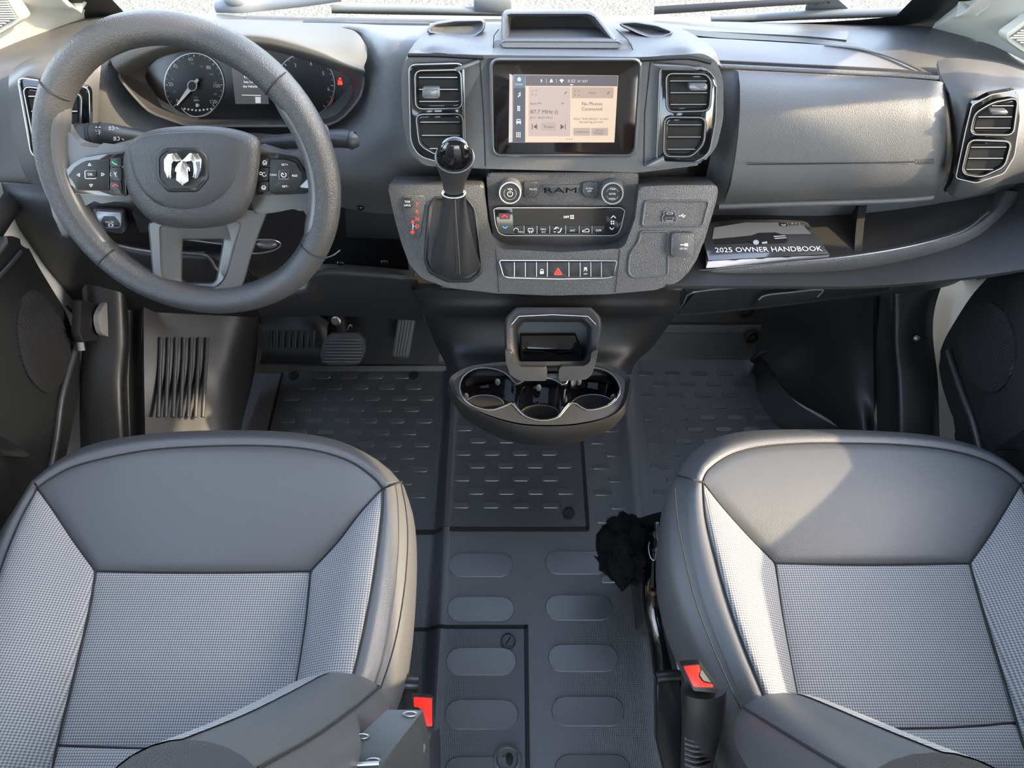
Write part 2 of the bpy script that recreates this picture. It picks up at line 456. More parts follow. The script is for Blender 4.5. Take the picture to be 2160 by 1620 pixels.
# dark open joints round the panels
def joint(x0, y0, x1, y1, w=.005, h=.0012):
    n = 40; a = V((x0, y0)); b = V((x1, y1)); q = V((-(b - a).y, (b - a).x)).normalized() * w / 2; G = [[], []]
    for i in range(n + 1):
        c = a.lerp(b, i / n)
        for k, s in ((0, 1), (1, -1)): e = c + q * s; G[k].append(V((e.x, e.y, zf(e.x) + h)))
    return skin('panel_joint', G, M_hole, floor)
joint(-.567, .577, .162, .577, .010); joint(.1605, .577, .1605, 1.02, .008); joint(-.571, .577, -.571, 1.02, .008)
joint(-.30, .3745, .03, .3745, .008); joint(.0275, -.4, .0275, .379, .008)
# twist fasteners
FP = Pl((0, 0, .005), (0, 0, 1))
def fastener(px, py, parent, r=.013, z=0):
    p = PZ(px, py, zf(PZ(px, py, 0).x) + .005); pl = Pl(p, (0, 0, 1))
    o = lathe('twist_fastener', pl, 0, 0, [(r, 0), (r, .002), (r * .86, .0028), (r * .84, .0012), (r * .72, .0012), (r * .70, .003), (.0005, .003)], M_black, parent, 24)
    a = 1.0; u = V((cos(a), sin(a), 0)); w = V((-sin(a), cos(a), 0)); q = p + V((0, 0, .0033))
    from_poly('slot', [q + u * r * .6 + w * .0015, q - u * r * .6 + w * .0015, q - u * r * .6 - w * .0015, q + u * r * .6 - w * .0015], (0, 0, -.001), M_hole, o)
fastener(620, 793, H1); fastener(873, 793, H1); fastener(1200, 1083, H1, .0145); fastener(1072, 1352, H2, .0145)
p = PZ(1070, 1602, .004); pl = Pl(p, (0, 0, 1))
o = lathe('lifting_ring', pl, 0, 0, [(.025, 0), (.024, .005), (.019, .006), (.017, .002), (.010, .002), (.009, -.001), (.0005, -.001)], M_mid, H2, 30)
blob('keyhole', pl.at(.004, 0, .001), (.007, .011, .004), M_hole, o, 12, 6)

# ---- front bulkhead under the dash
fw = grid('wall_front', [[PZ(x, 772, .0) for x in (380, 700, 1000, 1300, 1480, 1600)],
                         [PY(x, 760, 1.025) for x in (380, 700, 1000, 1300, 1480, 1604)],
                         [PY(x, 690, 1.06) for x in (380, 700, 1000, 1300, 1480, 1633)],
                         [PY(x, 684, 1.075) for x in (380, 700, 1000, 1300, 1480, 1633)],
                         [PY(x, 620, 1.085) for x in (380, 700, 1000, 1300, 1480, 1650)],
                         [PY(x, 420, 1.15) for x in (380, 700, 1000, 1300, 1480, 1700)]],
          mat('bulkhead_mat', (.055, .053, .052), .6, bump=(300, .3, .001)), None, 4, 4, .02)
tag(fw, kind='structure')
for (x, y) in [(1587, 709), (1573, 655)]:
    q = PY(x, y, 1.045 if y > 700 else 1.07); pl = Pl(q, (0, -.94, .3))
    lathe('push_clip', pl, 0, 0, [(.019, 0), (.019, .004), (.013, .006), (.012, .002), (.008, .002), (.007, .006), (.0005, .007)], M_black, fw, 22)
# right edge of the bulkhead mat: a stepped lip
tube('mat_edge', [PY(1644, 651, 1.04), PY(1633, 687, 1.03), PY(1641, 731, 1.0), PY(1606, 743, 1.0), PY(1588, 762, 1.0)], .007, M_dark, fw, smooth=3)

M_kick = mat('kick_trim', (.014, .0145, .0145), .42, bump=(400, .2, .0006))
# ---- wheel arch cover in the right footwell
wa = grid('wall_right', [[PY(1600, 540, 1.08), PY(1740, 535, 1.05), PY(1800, 533, 1.02), PY(1842, 532, 1.0)],
                         [PY(1615, 640, 1.04), PY(1740, 635, .99), PY(1800, 633, .96), PY(1842, 632, .925)],
                         [PY(1600, 748, 1.0), PY(1700, 735, .955), PY(1790, 720, .90), PY(1842, 735, .85)],
                         [PY(1665, 835, .885), PY(1730, 815, .855), PY(1800, 800, .82), PY(1843, 820, .78)],
                         [PY(1764, 898, .765), PY(1790, 890, .75), PY(1820, 885, .735), PY(1844, 905, .718)],
                         [PY(1800, 990, .66), PY(1815, 990, .655), PY(1830, 990, .65), PY(1846, 990, .645)]], M_kick, None, 6, 6, .01)
tag(wa, kind='structure')
grid('arch_flange', [[PY(1600, 748, 1.0), PY(1665, 835, .885), PY(1720, 875, .82), PY(1775, 905, .76)],
                     [PZ(1590, 770, .0), PZ(1600, 840, .0), PZ(1640, 900, .0), PZ(1700, 940, .0)]], M_dark, wa, 5, 3, .004)
# door sill trims with their pressed ridges
def sill(name, cols, X, m=M_kick):
    rows = []
    for r in cols: rows.append([PX(p[0], p[1], x) for p, x in zip(r, X)])
    o = grid(name, rows, m, None, 6, 5, .012); tag(o, kind='structure'); return o
tr = sill('trim_3', [[(1842, 600), (1878, 600), (1888, 600), (1960, 590), (1992, 585)], [(1842, 650), (1880, 650), (1890, 645), (1950, 640), (1972, 650)],
                [(1844, 720), (1882, 715), (1890, 720), (1945, 715), (1968, 710)], [(1846, 800), (1888, 790), (1896, 800), (1955, 800), (1978, 800)],
                [(1850, 890), (1892, 890), (1898, 890), (1960, 890), (1981, 890)], [(1850, 990), (1890, 990), (1898, 990), (1960, 990), (1984, 990)]],
     (.735, .745, .728, .775, .80))
blob('trim_screw', PX(1933, 714, .755), (.006, .006, .006), M_steel, tr, 10, 6)
sill('trim_4', [[(308, 600), (270, 600), (258, 600), (190, 600), (172, 600)], [(300, 660), (272, 650), (260, 650), (195, 660), (176, 660)],
                [(298, 720), (274, 715), (263, 720), (195, 730), (174, 727)], [(298, 800), (268, 800), (256, 800), (190, 800), (169, 800)],
                [(303, 890), (270, 890), (257, 880), (195, 890), (168, 890)], [(306, 990), (275, 990), (264, 990), (200, 990), (172, 990)]],
     (-.715, -.745, -.728, -.775, -.80))
# ---- left kick panel with eight vertical ribs
KP = lambda px, py, d: PY(px, py, d)
lk = grid('wall_left', [[KP(303, 610, .91), KP(420, 610, .985), KP(510, 610, 1.03), KP(548, 610, 1.06)],
                        [KP(303, 690, .845), KP(420, 690, .905), KP(505, 690, .95), KP(545, 690, 1.0)],
                        [KP(304, 790, .765), KP(420, 790, .815), KP(495, 790, .855), KP(536, 790, .955)],
                        [KP(306, 900, .685), KP(420, 905, .73), KP(485, 900, .765), KP(512, 890, .84)],
                        [KP(308, 990, .62), KP(420, 995, .66), KP(475, 990, .69), KP(490, 990, .76)]],
          mat('kick_panel', (.026, .027, .029), .42, bump=(500, .2, .0005)), None, 6, 6, .01)
tag(lk, kind='structure')
for i in range(7):
    x0 = 340 + i * 16.2; x1 = 334 + i * 15.6
    f = lambda px, py: KP(px, py, .845 + (.905 - .845) * (px - 303) / 117 - (py - 690) / 100 * (.08 + .01 * (px - 303) / 117) - .004)
    path = [f(x0 + (x1 - x0) * k / 6, 712 + 168 * k / 6) for k in range(7)]
    tube('rib', path, .0042, MATS['kick_panel'], lk, n=8, smooth=2)
# ---- foot rest left of the brake pedal
fr = grid('trim_5', [[PY(548, 655, 1.04), PY(600, 655, 1.05), PY(662, 662, 1.05), PY(695, 680, 1.05)],
                     [PY(552, 690, 1.0), PY(600, 688, 1.01), PY(655, 690, 1.01), PY(690, 695, 1.02)],
                     [PY(552, 745, .965), PY(600, 745, .965), PY(655, 745, .965), PY(690, 745, .97)],
                     [PY(548, 768, .975), PY(600, 768, .975), PY(655, 768, .975), PY(690, 768, .98)]],
          mat('foot_rest', (.026, .028, .031), .5), None, 5, 5, .01); tag(fr, kind='structure')
for i in range(8):
    x = 572 + i * 13
    tube('rib', [PY(x, 697, .995), PY(x - .5, 715, .982), PY(x - 1, 733, .969)], .0035, MATS['foot_rest'], fr, n=8, smooth=2)

# ---- white body shell seen between dash and doors, with the openings for the windows
def side(name, yz, X, th, m):
    o = from_poly(name, [V((X, y, z)) for y, z in yz], (th, 0, 0), m, None, .004); tag(o, kind='structure'); return o
side('wall_right.002', [(-.06, -.53), (1.30, -.53), (1.30, .60), (1.0, .63), (.43, .634), (.25, .722), (-.06, .735)], .85, .03, M_white)
side('wall_left.002', [(-.06, -.53), (1.30, -.53), (1.30, .60), (1.0, .63), (.43, .634), (.25, .722), (-.06, .735)], -.85, -.03, M_white)
for s in (-1, 1):
    b = box('wall_rear_side', (s * .90, -.95, .60), (.04, 1.5, 2.3), M_white, None, .004); tag(b, kind='structure')
    side('light_shaped_pillar', [(-.30, -.5), (-.06, -.5), (-.06, .74), ] + ([(.0, 1.04), (.36, 1.10), (.58, 1.16), (.63, 1.60)] if s > 0 else [(-.04, 1.1), (.0, 1.60)]) + [(-.30, 1.60)], s * .87, s * .04, M_trim)  # unseen pillars shaped for the light: the right one widened to block sun
# ---- doors
M_door = mat('door_plastic', (.010, .0105, .0105), .5, bump=(500, .25, .0006))
def door(name, X, pix, s, seam, pocket):
    pts = [V((X, y, z)) for y, z in ((-.05, .71), (.24, .70), (.43, .612), (.68, .612))] + cr([PX(x, y, X) for x, y in pix], 4) + [V((X, y, z)) for y, z in ((.20, .10), (-.05, .10))]
    d = from_poly(name, pts, (s * .045, 0, 0), M_door, None, .018, 4); tag(d, kind='structure')
    tube('pocket_edge', [PX(x, y, X - s * .004) for x, y in seam], .006, MATS['kick_panel'], d, n=8)
    c = [PX(x, y, X - s * .004) for x, y in pocket]
    from_poly('speaker_grille', rs(cr(c, 6, True), 40, True), (s * .004, 0, 0), M_doorw, d, .003)
    return d
M_doorw = weave('speaker_cloth', (.05, .052, .053), (.008, .008, .008), .009, .6, .002, 0, 1, spec=.4)
d1 = door('door_1', -.80, [(10, 499), (30, 499), (55, 515), (80, 560), (110, 610), (135, 651), (152, 695), (168, 745), (168, 817), (152, 900), (141, 955), (110, 1080)], -1,
          [(160, 730), (140, 800), (128, 850), (118, 930), (105, 1000)], [(80, 612), (120, 660), (150, 720), (140, 790), (105, 830), (60, 790), (38, 700), (50, 630)])
d2 = door('door_2', .80, [(2150, 512), (2138, 521), (2112, 548), (2085, 583), (2047, 627), (2013, 680), (1990, 722), (1980, 762), (1987, 812), (2002, 860), (2017, 900), (2012, 930), (2050, 1080)], 1,
          [(2000, 740), (2016, 790), (2033, 840), (2052, 890), (2066, 945), (2085, 1010)], [(2060, 640), (2110, 650), (2140, 720), (2130, 790), (2090, 830), (2040, 790), (2020, 720), (2030, 670)])
for d, s in ((d1, -1), (d2, 1)):
    m_ = box('added_mirror', (s * 1.05, .60, .97), (.14, .24, .62), M_black, d, .03)  # unseen mirrors, added and sized to keep the sun off the footwell
    box('added_mirror_arm', (s * .93, .66, .72), (.16, .06, .05), M_black, m_, .01)
for d, pix, X in ((d1, [(-40, 958), (10, 962), (55, 966), (72, 958), (40, 940), (0, 915), (-40, 905)], -.775), (d2, [(2210, 950), (2150, 948), (2100, 950), (2092, 944), (2130, 930), (2160, 905), (2210, 895)], .775)):
    from_poly('pocket_lip', [PX(x, y, X) for x, y in pix], (.012 if X > 0 else -.012, 0, 0), M_metal, d, .005)
for d, a, b in ((d1, [(-10, 592), (20, 560), (45, 530)], -.793), (d2, [(2165, 560), (2150, 550), (2135, 545)], .793)):
    tube('armrest_edge', [PX(x, y, b) for x, y in a], .003, MATS['kick_panel'], d, n=6)
# window frames and beltlines above the doors
for s, n in ((-1, 'trim_6'), (1, 'trim_7')):
    t = tube(n, [(s * .83, -.02, .715), (s * .83, .24, .700), (s * .83, .43, .615), (s * .83, .92, .605)], .016, M_door, None, n=10, smooth=1); tag(t, kind='structure')
    t = tube('trim_8' if s < 0 else 'trim_9', [(s * .90, .92, .62), (s * .89, .83, 1.0), (s * .86, .62, 1.38)], .022, M_door, None, n=10); tag(t, kind='structure')
# hinge cover, check strap and reinforcement in the left door gap
hc = thing('door_hinge', PX(190, 680, -.77), 'black metal hinge arm in the gap beside the left door', 'hinge')
tube('arm', [PX(150, 655, -.79), PX(170, 645, -.78), (PX(182, 680, -.775)), PX(165, 715, -.78)], .012, M_hole, hc)
from_poly('bracket', [PX(x, y, -.765) for x, y in ((172, 635), (205, 640), (210, 700), (225, 715), (178, 722), (168, 700))], (-.015, 0, 0), M_black, hc, .003)
from_poly('grey_plate', rs(cr([PX(x, y, -.75) for x, y in ((209, 665), (228, 636), (240, 660), (247, 690), (244, 718), (228, 710), (214, 700))], 4, True), 30, True), (-.01, 0, 0), mat('grey_plate', (.21, .20, .20), .5), hc, .002)
tube('strap', [PX(166, 690, -.78), PX(168, 715, -.778), PX(172, 740, -.776)], .006, MATS['grey_plate'], hc)

# ---- windscreen pillars with their light trim and speaker grilles
def pillar(name, rows, s):
    g = grid(name, rows, M_trim, None, 6, 5, .02); tag(g, kind='structure'); return g
def pil(s, low):
    rows = [[PY(x, y, Y) for x, y, Y in r] for r in low]
    rows.append([V((s * x, y, 1.15)) for x, y in ((.86, .74), (.80, .78), (.75, .82), (.70, .86), (.66, .89))])
    rows.append([V((s * x, y, 1.56)) for x, y in ((.86, .45), (.80, .48), (.75, .52), (.70, .56), (.66, .60))])
    return rows
a1 = pillar('trim_1', pil(-1, [[(-120, 165, .96), (0, 108, 1.005), (60, 84, 1.025), (120, 60, 1.045), (208, 34, 1.075)], [(-120, 60, .98), (0, 30, 1.0), (60, 20, 1.015), (120, 20, 1.03), (172, 18, 1.045)],
                               [(-120, -60, .95), (0, -60, .97), (60, -50, .985), (110, -20, 1.0), (140, -2, 1.02)]]), -1)
a2 = pillar('trim_2', pil(1, [[(2280, 195, .955), (2160, 128, .99), (2100, 100, 1.015), (2040, 78, 1.035), (1966, 60, 1.065)], [(2280, 60, .97), (2160, 40, .985), (2100, 40, 1.0), (2050, 42, 1.015), (2006, 38, 1.03)],
                              [(2280, -60, .94), (2160, -50, .955), (2110, -40, .97), (2080, -20, .985), (2062, -4, 1.0)]]), 1)
def grille(par, pix, Y):
    g = from_poly('speaker_grille', [PY(x, y, Y) for x, y in rp(pix, 8)], (0, .02, -.006), M_trim, par, .005)
    from_poly('mesh_field', [PY(x, y, Y - .0008) for x, y in rp(inset([V(p) for p in pix], 9), 6)], (0, .002, 0), mat('grille_mesh', (.20, .20, .185), .6), g, 0)
    q = [V(p) for p in inset([V(p) for p in pix], 12)]
    x0 = min(p.x for p in q); x1 = max(p.x for p in q); y0 = min(p.y for p in q); y1 = max(p.y for p in q); y = y0 + 3
    while y < y1:
        X = [e.x + (f.x - e.x) * (y - e.y) / (f.y - e.y) for e, f in zip(q, q[1:] + q[:1]) if (e.y - y) * (f.y - y) < 0]
        if len(X) > 1: tube('grille_bar', [PY(min(X), y, Y - .002), PY(max(X), y, Y - .002)], .0011, M_trim, g, n=6, smooth=0)
        y += 5
grille(a1, [(-70, -40), (8, -30), (48, 36), (40, 46), (0, 70), (-70, 105)], .985)
grille(a2, [(2230, -10), (2160, 45), (2122, 72), (2126, 86), (2160, 110), (2230, 150)], .965)

# ---- windscreen, its printed black border, cowl and roof
M_glass = bpy.data.materials.new('windscreen_glass'); M_glass.use_nodes = True
_n = M_glass.node_tree.nodes; _l = M_glass.node_tree.links; _n.remove(_n['Principled BSDF'])
_t = _n.new('ShaderNodeBsdfTransparent'); _t.inputs[0].default_value = (.93, .95, .94, 1)
_g = _n.new('ShaderNodeBsdfGlossy'); _g.inputs['Roughness'].default_value = .02
_m = _n.new('ShaderNodeMixShader'); _m.inputs[0].default_value = .05
_l.new(_t.outputs[0], _m.inputs[1]); _l.new(_g.outputs[0], _m.inputs[2]); _l.new(_m.outputs[0], _n['Material Output'].inputs[0])
def wsY(X): return 1.135 - .045 * (abs(X) / .72) ** 2.5
def ws(X, k):                                  # k 0 at the base, 1 at the roof
    return V((X * (1 - .08 * k), wsY(X) - .56 * k, .765 + .025 * (abs(X) / .8) ** 2 + .78 * k))
WX = [-.74, -.70, -.62, -.5, -.25, 0, .25, .5, .62, .70, .74]
w1 = grid('window_1', [[ws(x, k) for x in WX] for k in (-.02, .25, .5, .75, 1)], M_glass, None, 3, 3); tag(w1, kind='structure')
M_frit = mat('black_glass_border', (.006, .006, .006), .35)
fb = grid('border_band', [[ws(x, k + (.0 if abs(x) < .45 else (abs(x) - .45) * .22 * (k > 0))) + V((0, -.003, -.003)) for x in WX] for k in (-.02, .012, .028)], M_frit, w1, 3, 3)
for s in (-1, 1):
    grid('border_band', [[ws(s * x, k) + V((0, -.004, -.004)) for k in (-.02, .03, .1, .25, .5, 1)] for x in (.595, .66, .74)], M_frit, w1, 4, 3)
# scuttle panel and wipers outside
M_cowl = mat('cowl_plastic', (.10, .105, .11), .5, bump=(300, .3, .001))
cw = grid('scuttle_panel', [[V((x, wsY(x) + .008, .755)) for x in WX], [V((x, wsY(x) + .05, .742)) for x in WX], [V((x, wsY(x) + .09, .735)) for x in WX], [V((x, wsY(x) + .11, .70)) for x in WX]], M_cowl, None, 3, 4, .01)
tag(cw, kind='structure')
for k in range(4):
    grid('louvre', [[V((x, wsY(x) + .030 + .013 * k, .757 - .004 * k)) for x in (-.10, .0, .1, .22)], [V((x, wsY(x) + .037 + .013 * k, .752 - .004 * k)) for x in (-.10, .0, .1, .22)]], M_cowl, cw, 3, 2, .003)
hood = grid('hood_panel', [[V((x, wsY(x) + .11, .71)) for x in WX], [V((x, wsY(x) + .30, .58)) for x in WX], [V((x, wsY(x) + .55, .30)) for x in WX], [V((x, wsY(x) + .62, -.1)) for x in WX]], M_white, None, 3, 4, .02)
tag(hood, kind='structure')
M_wip = mat('wiper_grey', (.13, .145, .16), .4)
def onws(px, py, lift=.012):
    """where the sight line of a photo pixel meets the windscreen, lifted off its outer face"""
    d = ray(px, py); lo, hi = .3, 2.2
    for _ in range(50):
        m_ = (lo + hi) / 2; q = CAM + d * m_; k = (q.z - .765 - .025 * (abs(q.x) / .8) ** 2) / .78
        if q.y > wsY(min(max(q.x, -.8), .8)) - .56 * k + lift: hi = m_
        else: lo = m_
    return CAM + d * hi
wp = thing('windshield_wiper', onws(700, 20), 'long grey wiper arm lying at the windscreen base above the steering wheel', 'wiper')
tube('wiper_arm', [onws(455, 17, .02), onws(500, 9, .02), onws(560, 11, .022), onws(640, 4, .022), onws(720, -6, .02)], [.007, .013, .008, .007, .006], M_wip, wp, flat=((0, -.8, .6), .5))
blob('pivot_cap', onws(496, 2, .025), (.018, .01, .012), M_wip, wp)
tube('blade', [onws(700, 16, .014), onws(850, 18, .016), onws(980, 22, .016), onws(1065, 24, .016)], .0065, M_wip, wp)
tube('rubber_edge', [onws(700, 24, .010), onws(850, 27, .010), onws(980, 29, .010), onws(1065, 30, .010)], .003, M_black, wp)
box('blade_clip', onws(1040, 10, .022), (.062, .012, .022), M_wip, wp, .005)
wp2 = thing('windshield_wiper', onws(1720, 22), 'grey wiper arm with a bolted blade joint in front of the passenger side', 'wiper')
tube('wiper_arm', [onws(1380, 22, .02), onws(1480, 16, .02), onws(1600, 8, .02), onws(1740, 0, .022)], [.006, .006, .005, .005], M_black, wp2, flat=((0, -.8, .6), .6))
tube('blade', [onws(1500, 42, .012), onws(1600, 37, .014), onws(1720, 30, .016), onws(1900, 25, .014), onws(2010, 20, .012)], .0065, M_wip, wp2)
tube('rubber_edge', [onws(1500, 46, .009), onws(1600, 42, .009), onws(1720, 37, .010), onws(1900, 31, .010), onws(2010, 25, .009)], .003, M_black, wp2)
from_poly('blade_joint', rs([onws(x, y, .024) for x, y in rp([(1697, 31), (1700, 10), (1720, -4), (1765, -4), (1790, 18), (1791, 28)], 5)], 40, True), (0, .006, .010), M_wip, wp2, .003)
for x, y in ((1723, 5), (1749, 2)): blob('bolt', onws(x, y, .026), (.004, .003, .004), M_black, wp2, 8, 6)

# roof, rear body: they close the cab and let the daylight in through glass only
rf = grid('ceiling', [[V((x, y, 1.60 - .05 * (abs(x) / .85) ** 3 - max(0, y - .35) * .5)) for x in (-.86, -.5, 0, .5, .86)] for y in (-1.7, -.6, .1, .4, .56)], mat('headliner', (.5, .5, .47), .8), None, 4, 4, .03)
tag(rf, kind='structure')
# ================================================================== seats
def seat(name, label, side, q):
    """a cab seat; q holds the photo outlines of its seams, each with the height of that seam"""
    Z = lambda pts, z0, z1=None: [PZ(p[0], p[1], z0 + ((z1 if z1 is not None else z0) - z0) * i / (len(pts) - 1)) for i, p in enumerate(pts)]
    base = q['base']
    t = thing(name, base, label, 'seat')
    s = side                                    # +1: inboard edge is on the right of the photo (driver), -1 the other way
    zt = .440
    # seams
    fs = Z(q['front_seam'], zt)                 # from outboard-left to right
    AC = [PZ(p[0], p[1], z) for p, z in zip(q['lc'], (zt, .434, .424, .415))]
    BD = [PZ(p[0], p[1], z) for p, z in zip(q['rd'], (zt, .434, .424, .415))]
    CD = Z(q['cd'], .415)
    LI = Z(q['left_in'], .415, .398); RI = Z(q['right_in'], .415, .398)
    LO = Z(q['left_out'], zt, .455); RO = Z(q['right_out'], zt, .455)
    MB = Z(q['mid_bot'], .398)
    coons('thigh_panel', fs, CD, AC, BD, M_leather, t, 40, 26, .012, (0, -.2, 1), .4)
    coons('center_panel', CD, MB, Z(q['cl'], .415, .398), Z(q['cr'], .415, .398), M_meshd, t, 30, 30, .004, (0, 0, 1), .3)
    coons('rear_strip', MB, Z(q['rear_bot'], .40), Z([q['mid_bot'][0], q['rear_bot'][0]], .398, .40), Z([q['mid_bot'][-1], q['rear_bot'][-1]], .398, .40), M_mesh, t, 30, 8, .006, (0, 0, 1), .3)
    coons('side_bolster', AC, [LO[-1], LO[-1].lerp(LI[-1], .5) + V((0, 0, .012)), LI[-1]], LO, LI, M_mesh, t, 20, 30, .014, (0, 0, 1), .45)
    coons('side_bolster', BD, [RO[-1], RO[-1].lerp(RI[-1], .5) + V((0, 0, .012)), RI[-1]], RO, RI, M_mesh, t, 20, 30, .014, (0, 0, 1), .45)
    # leather border all round: seam, crest, silhouette, under edge
    def border(nm, seam, sil, c, drop=.13, zs=.402):
        n = 26
        S = rs(cr(seam, 8), n); O = [PZ(p.x, p.y, zs) for p in rs(cr([V(p) for p in sil], 8), n)]
        r0 = S; r1 = [a.lerp(b, .30) + V((0, 0, .013)) for a, b in zip(S, O)]
        r2 = [a.lerp(b, .72) + V((0, 0, .010)) for a, b in zip(S, O)]
        r3 = O
        r4 = [b + V((b.x - c.x, b.y - c.y, 0)).normalized() * .003 + V((0, 0, -.04)) for b in O]
        r5 = [b - V((b.x - c.x, b.y - c.y, 0)).normalized() * .008 + V((0, 0, -drop)) for b in O]
        return grid(nm, [r0, r1, r2, r3, r4, r5], M_leather, t, 1, 5)
    c = V(base); c.z = .4
    border('front_border', fs, q['front_sil'], c)
    border('side_border', LO, q['left_sil'], c); border('side_border', RO, q['right_sil'], c)
    # sewn seams
    for path in (fs, CD, AC, BD, LI, RI, LO, RO, MB):
        up = [p + V((0, 0, .0006)) for p in path]
        tube('seam', up, .0016, M_stitch, t, n=6, smooth=5)
    for a in q['cross']:
        tube('seam', [PZ(a[0][0], a[0][1], zt + .003), PZ((a[0][0] + a[1][0]) / 2, (a[0][1] + a[1][1]) / 2, zt + .012), PZ(a[1][0], a[1][1], .405)], .0013, M_stitch, t, n=6)
    tube('seam', [PZ(p[0], p[1], z) for p, z in zip(q['piping'], q['pz'])], .0010, M_stitch, t, n=6, smooth=4)
    # backrest: upholstered shell leaning back, and the leather bolster beside it
    bl = []
    for k, (p, z, rx, ry) in enumerate(q['back']):
        P = PZ(p[0], p[1], z); bl.append((P, rx, ry))
    loops = []; N_ = 28
    P = cr([b[0] for b in bl], 5); RX = cr([(b[1], b[2]) for b in bl], 5)
    for i, p in enumerate(P):
        tdir = (P[min(i + 1, len(P) - 1)] - P[max(i - 1, 0)]).normalized()
        fx = V((1, 0, 0)); fx = (fx - tdir * fx.dot(tdir)).normalized(); fy = tdir.cross(fx)
        loops.append([p + fx * (RX[i][0] * cos(a)) + fy * (RX[i][1] * sin(a)) for a in [2 * pi * k / N_ for k in range(N_)]])
    bo = loft('backrest_bolster', loops, M_leather, t, True, True, True, 60)
    # mesh facing on the bolster's inner side and its seams
    def onb(i, ang, k=1.02):
        j = i; tdir = (P[min(j + 1, len(P) - 1)] - P[max(j - 1, 0)]).normalized()
        fx = V((1, 0, 0)); fx = (fx - tdir * fx.dot(tdir)).normalized(); fy = tdir.cross(fx)
        return P[j] + fx * (RX[j][0] * k * cos(ang)) + fy * (RX[j][1] * k * sin(ang))
    a0, a1 = q['facing']
    st = q['fstart']
    skin('bolster_facing', [[onb(i, a0 + (a1 - a0) * k / 8) for k in range(9)] for i in range(st, len(P))], M_mesh, bo)
    for an in (a1, q['seam2']):
        tube('seam', [onb(i, an, 1.015) for i in range(2 if an != a1 else st, len(P))], .0014, M_stitch, bo, n=6, smooth=2)
    X0, X1 = q['bx']
    grid('backrest', [[V((X0 + (X1 - X0) * u, .085 - .02 * sin(pi * u) - .30 * k, .36 + .72 * k)) for u in (0, .15, .35, .5, .65, .85, 1)] for k in (0, .2, .5, .8, 1)], M_meshd, t, 5, 5, .09, thdir=(0, 1, .3))
    # frame below the cushion
    x0, x1 = q['pan']
    box('seat_pan', ((x0 + x1) / 2, .30, .27), (x1 - x0, .40, .06), M_metal, t, .01)
    box('pedestal', ((x0 + x1) / 2, .26, .11), (x1 - x0 - .06, .34, .26), M_black, t, .01)
    return t

DS = dict(base=(-.42, .30, 0),
    front_seam=[(80, 1030), (110, 1008), (170, 980), (300, 952), (430, 942), (560, 941), (660, 950), (735, 972), (785, 1005), (808, 1030)],
    lc=[(80, 1030), (112, 1075), (155, 1140), (203, 1205)], rd=[(808, 1030), (762, 1080), (712, 1145), (655, 1205)],
    cd=[(203, 1205), (350, 1208), (500, 1208), (655, 1205)],
    left_in=[(203, 1205), (188, 1290), (160, 1410), (122, 1565), (108, 1640)], right_in=[(655, 1205), (648, 1290), (634, 1390), (616, 1500), (600, 1640)],
    cl=[(203, 1205), (188, 1290), (155, 1430), (120, 1572)], cr=[(655, 1205), (648, 1290), (634, 1390), (606, 1572)],
    left_out=[(80, 1030), (40, 1105), (0, 1209), (-40, 1360), (-70, 1500), (-85, 1660)], right_out=[(808, 1030), (804, 1100), (788, 1220), (765, 1340), (735, 1470), (700, 1640)],
    mid_bot=[(120, 1572), (280, 1578), (452, 1578), (606, 1572)], rear_bot=[(100, 1660), (280, 1664), (452, 1664), (592, 1660)],
    front_sil=[(73, 1017), (110, 985), (169, 948), (250, 926), (360, 913), (480, 909), (600, 912), (690, 924), (750, 945), (810, 980), (846, 1018)],
    left_sil=[(73, 1017), (35, 1075), (-10, 1150), (-60, 1280), (-100, 1450), (-120, 1660)], right_sil=[(846, 1018), (862, 1070), (868, 1130), (866, 1220), (856, 1330), (838, 1430), (800, 1520), (760, 1640)],
    cross=[((80, 1030), (70, 1014)), ((808, 1030), (848, 1016))],
    piping=[(846, 1020), (857, 1080), (860, 1150), (852, 1250), (832, 1360), (800, 1460), (760, 1560)], pz=[.43, .437, .438, .438, .438, .438, .435],
    back=[((742, 1483), .435, .030, .030), ((722, 1500), .475, .055, .042), ((690, 1525), .53, .066, .050), ((620, 1580), .61, .068, .052), ((520, 1650), .70, .068, .052), ((380, 1730), .80, .066, .050)],
    facing=(radians(95), radians(165)), fstart=7, seam2=radians(40), bx=(-.66, -.20), pan=(-.64, -.20))
driver = seat('driver_seat', 'leather and mesh seat facing the steering wheel', 1, DS)
def C(pts): return [(1380 + x / 2.19, 880 + y / 2.19) for x, y in pts]
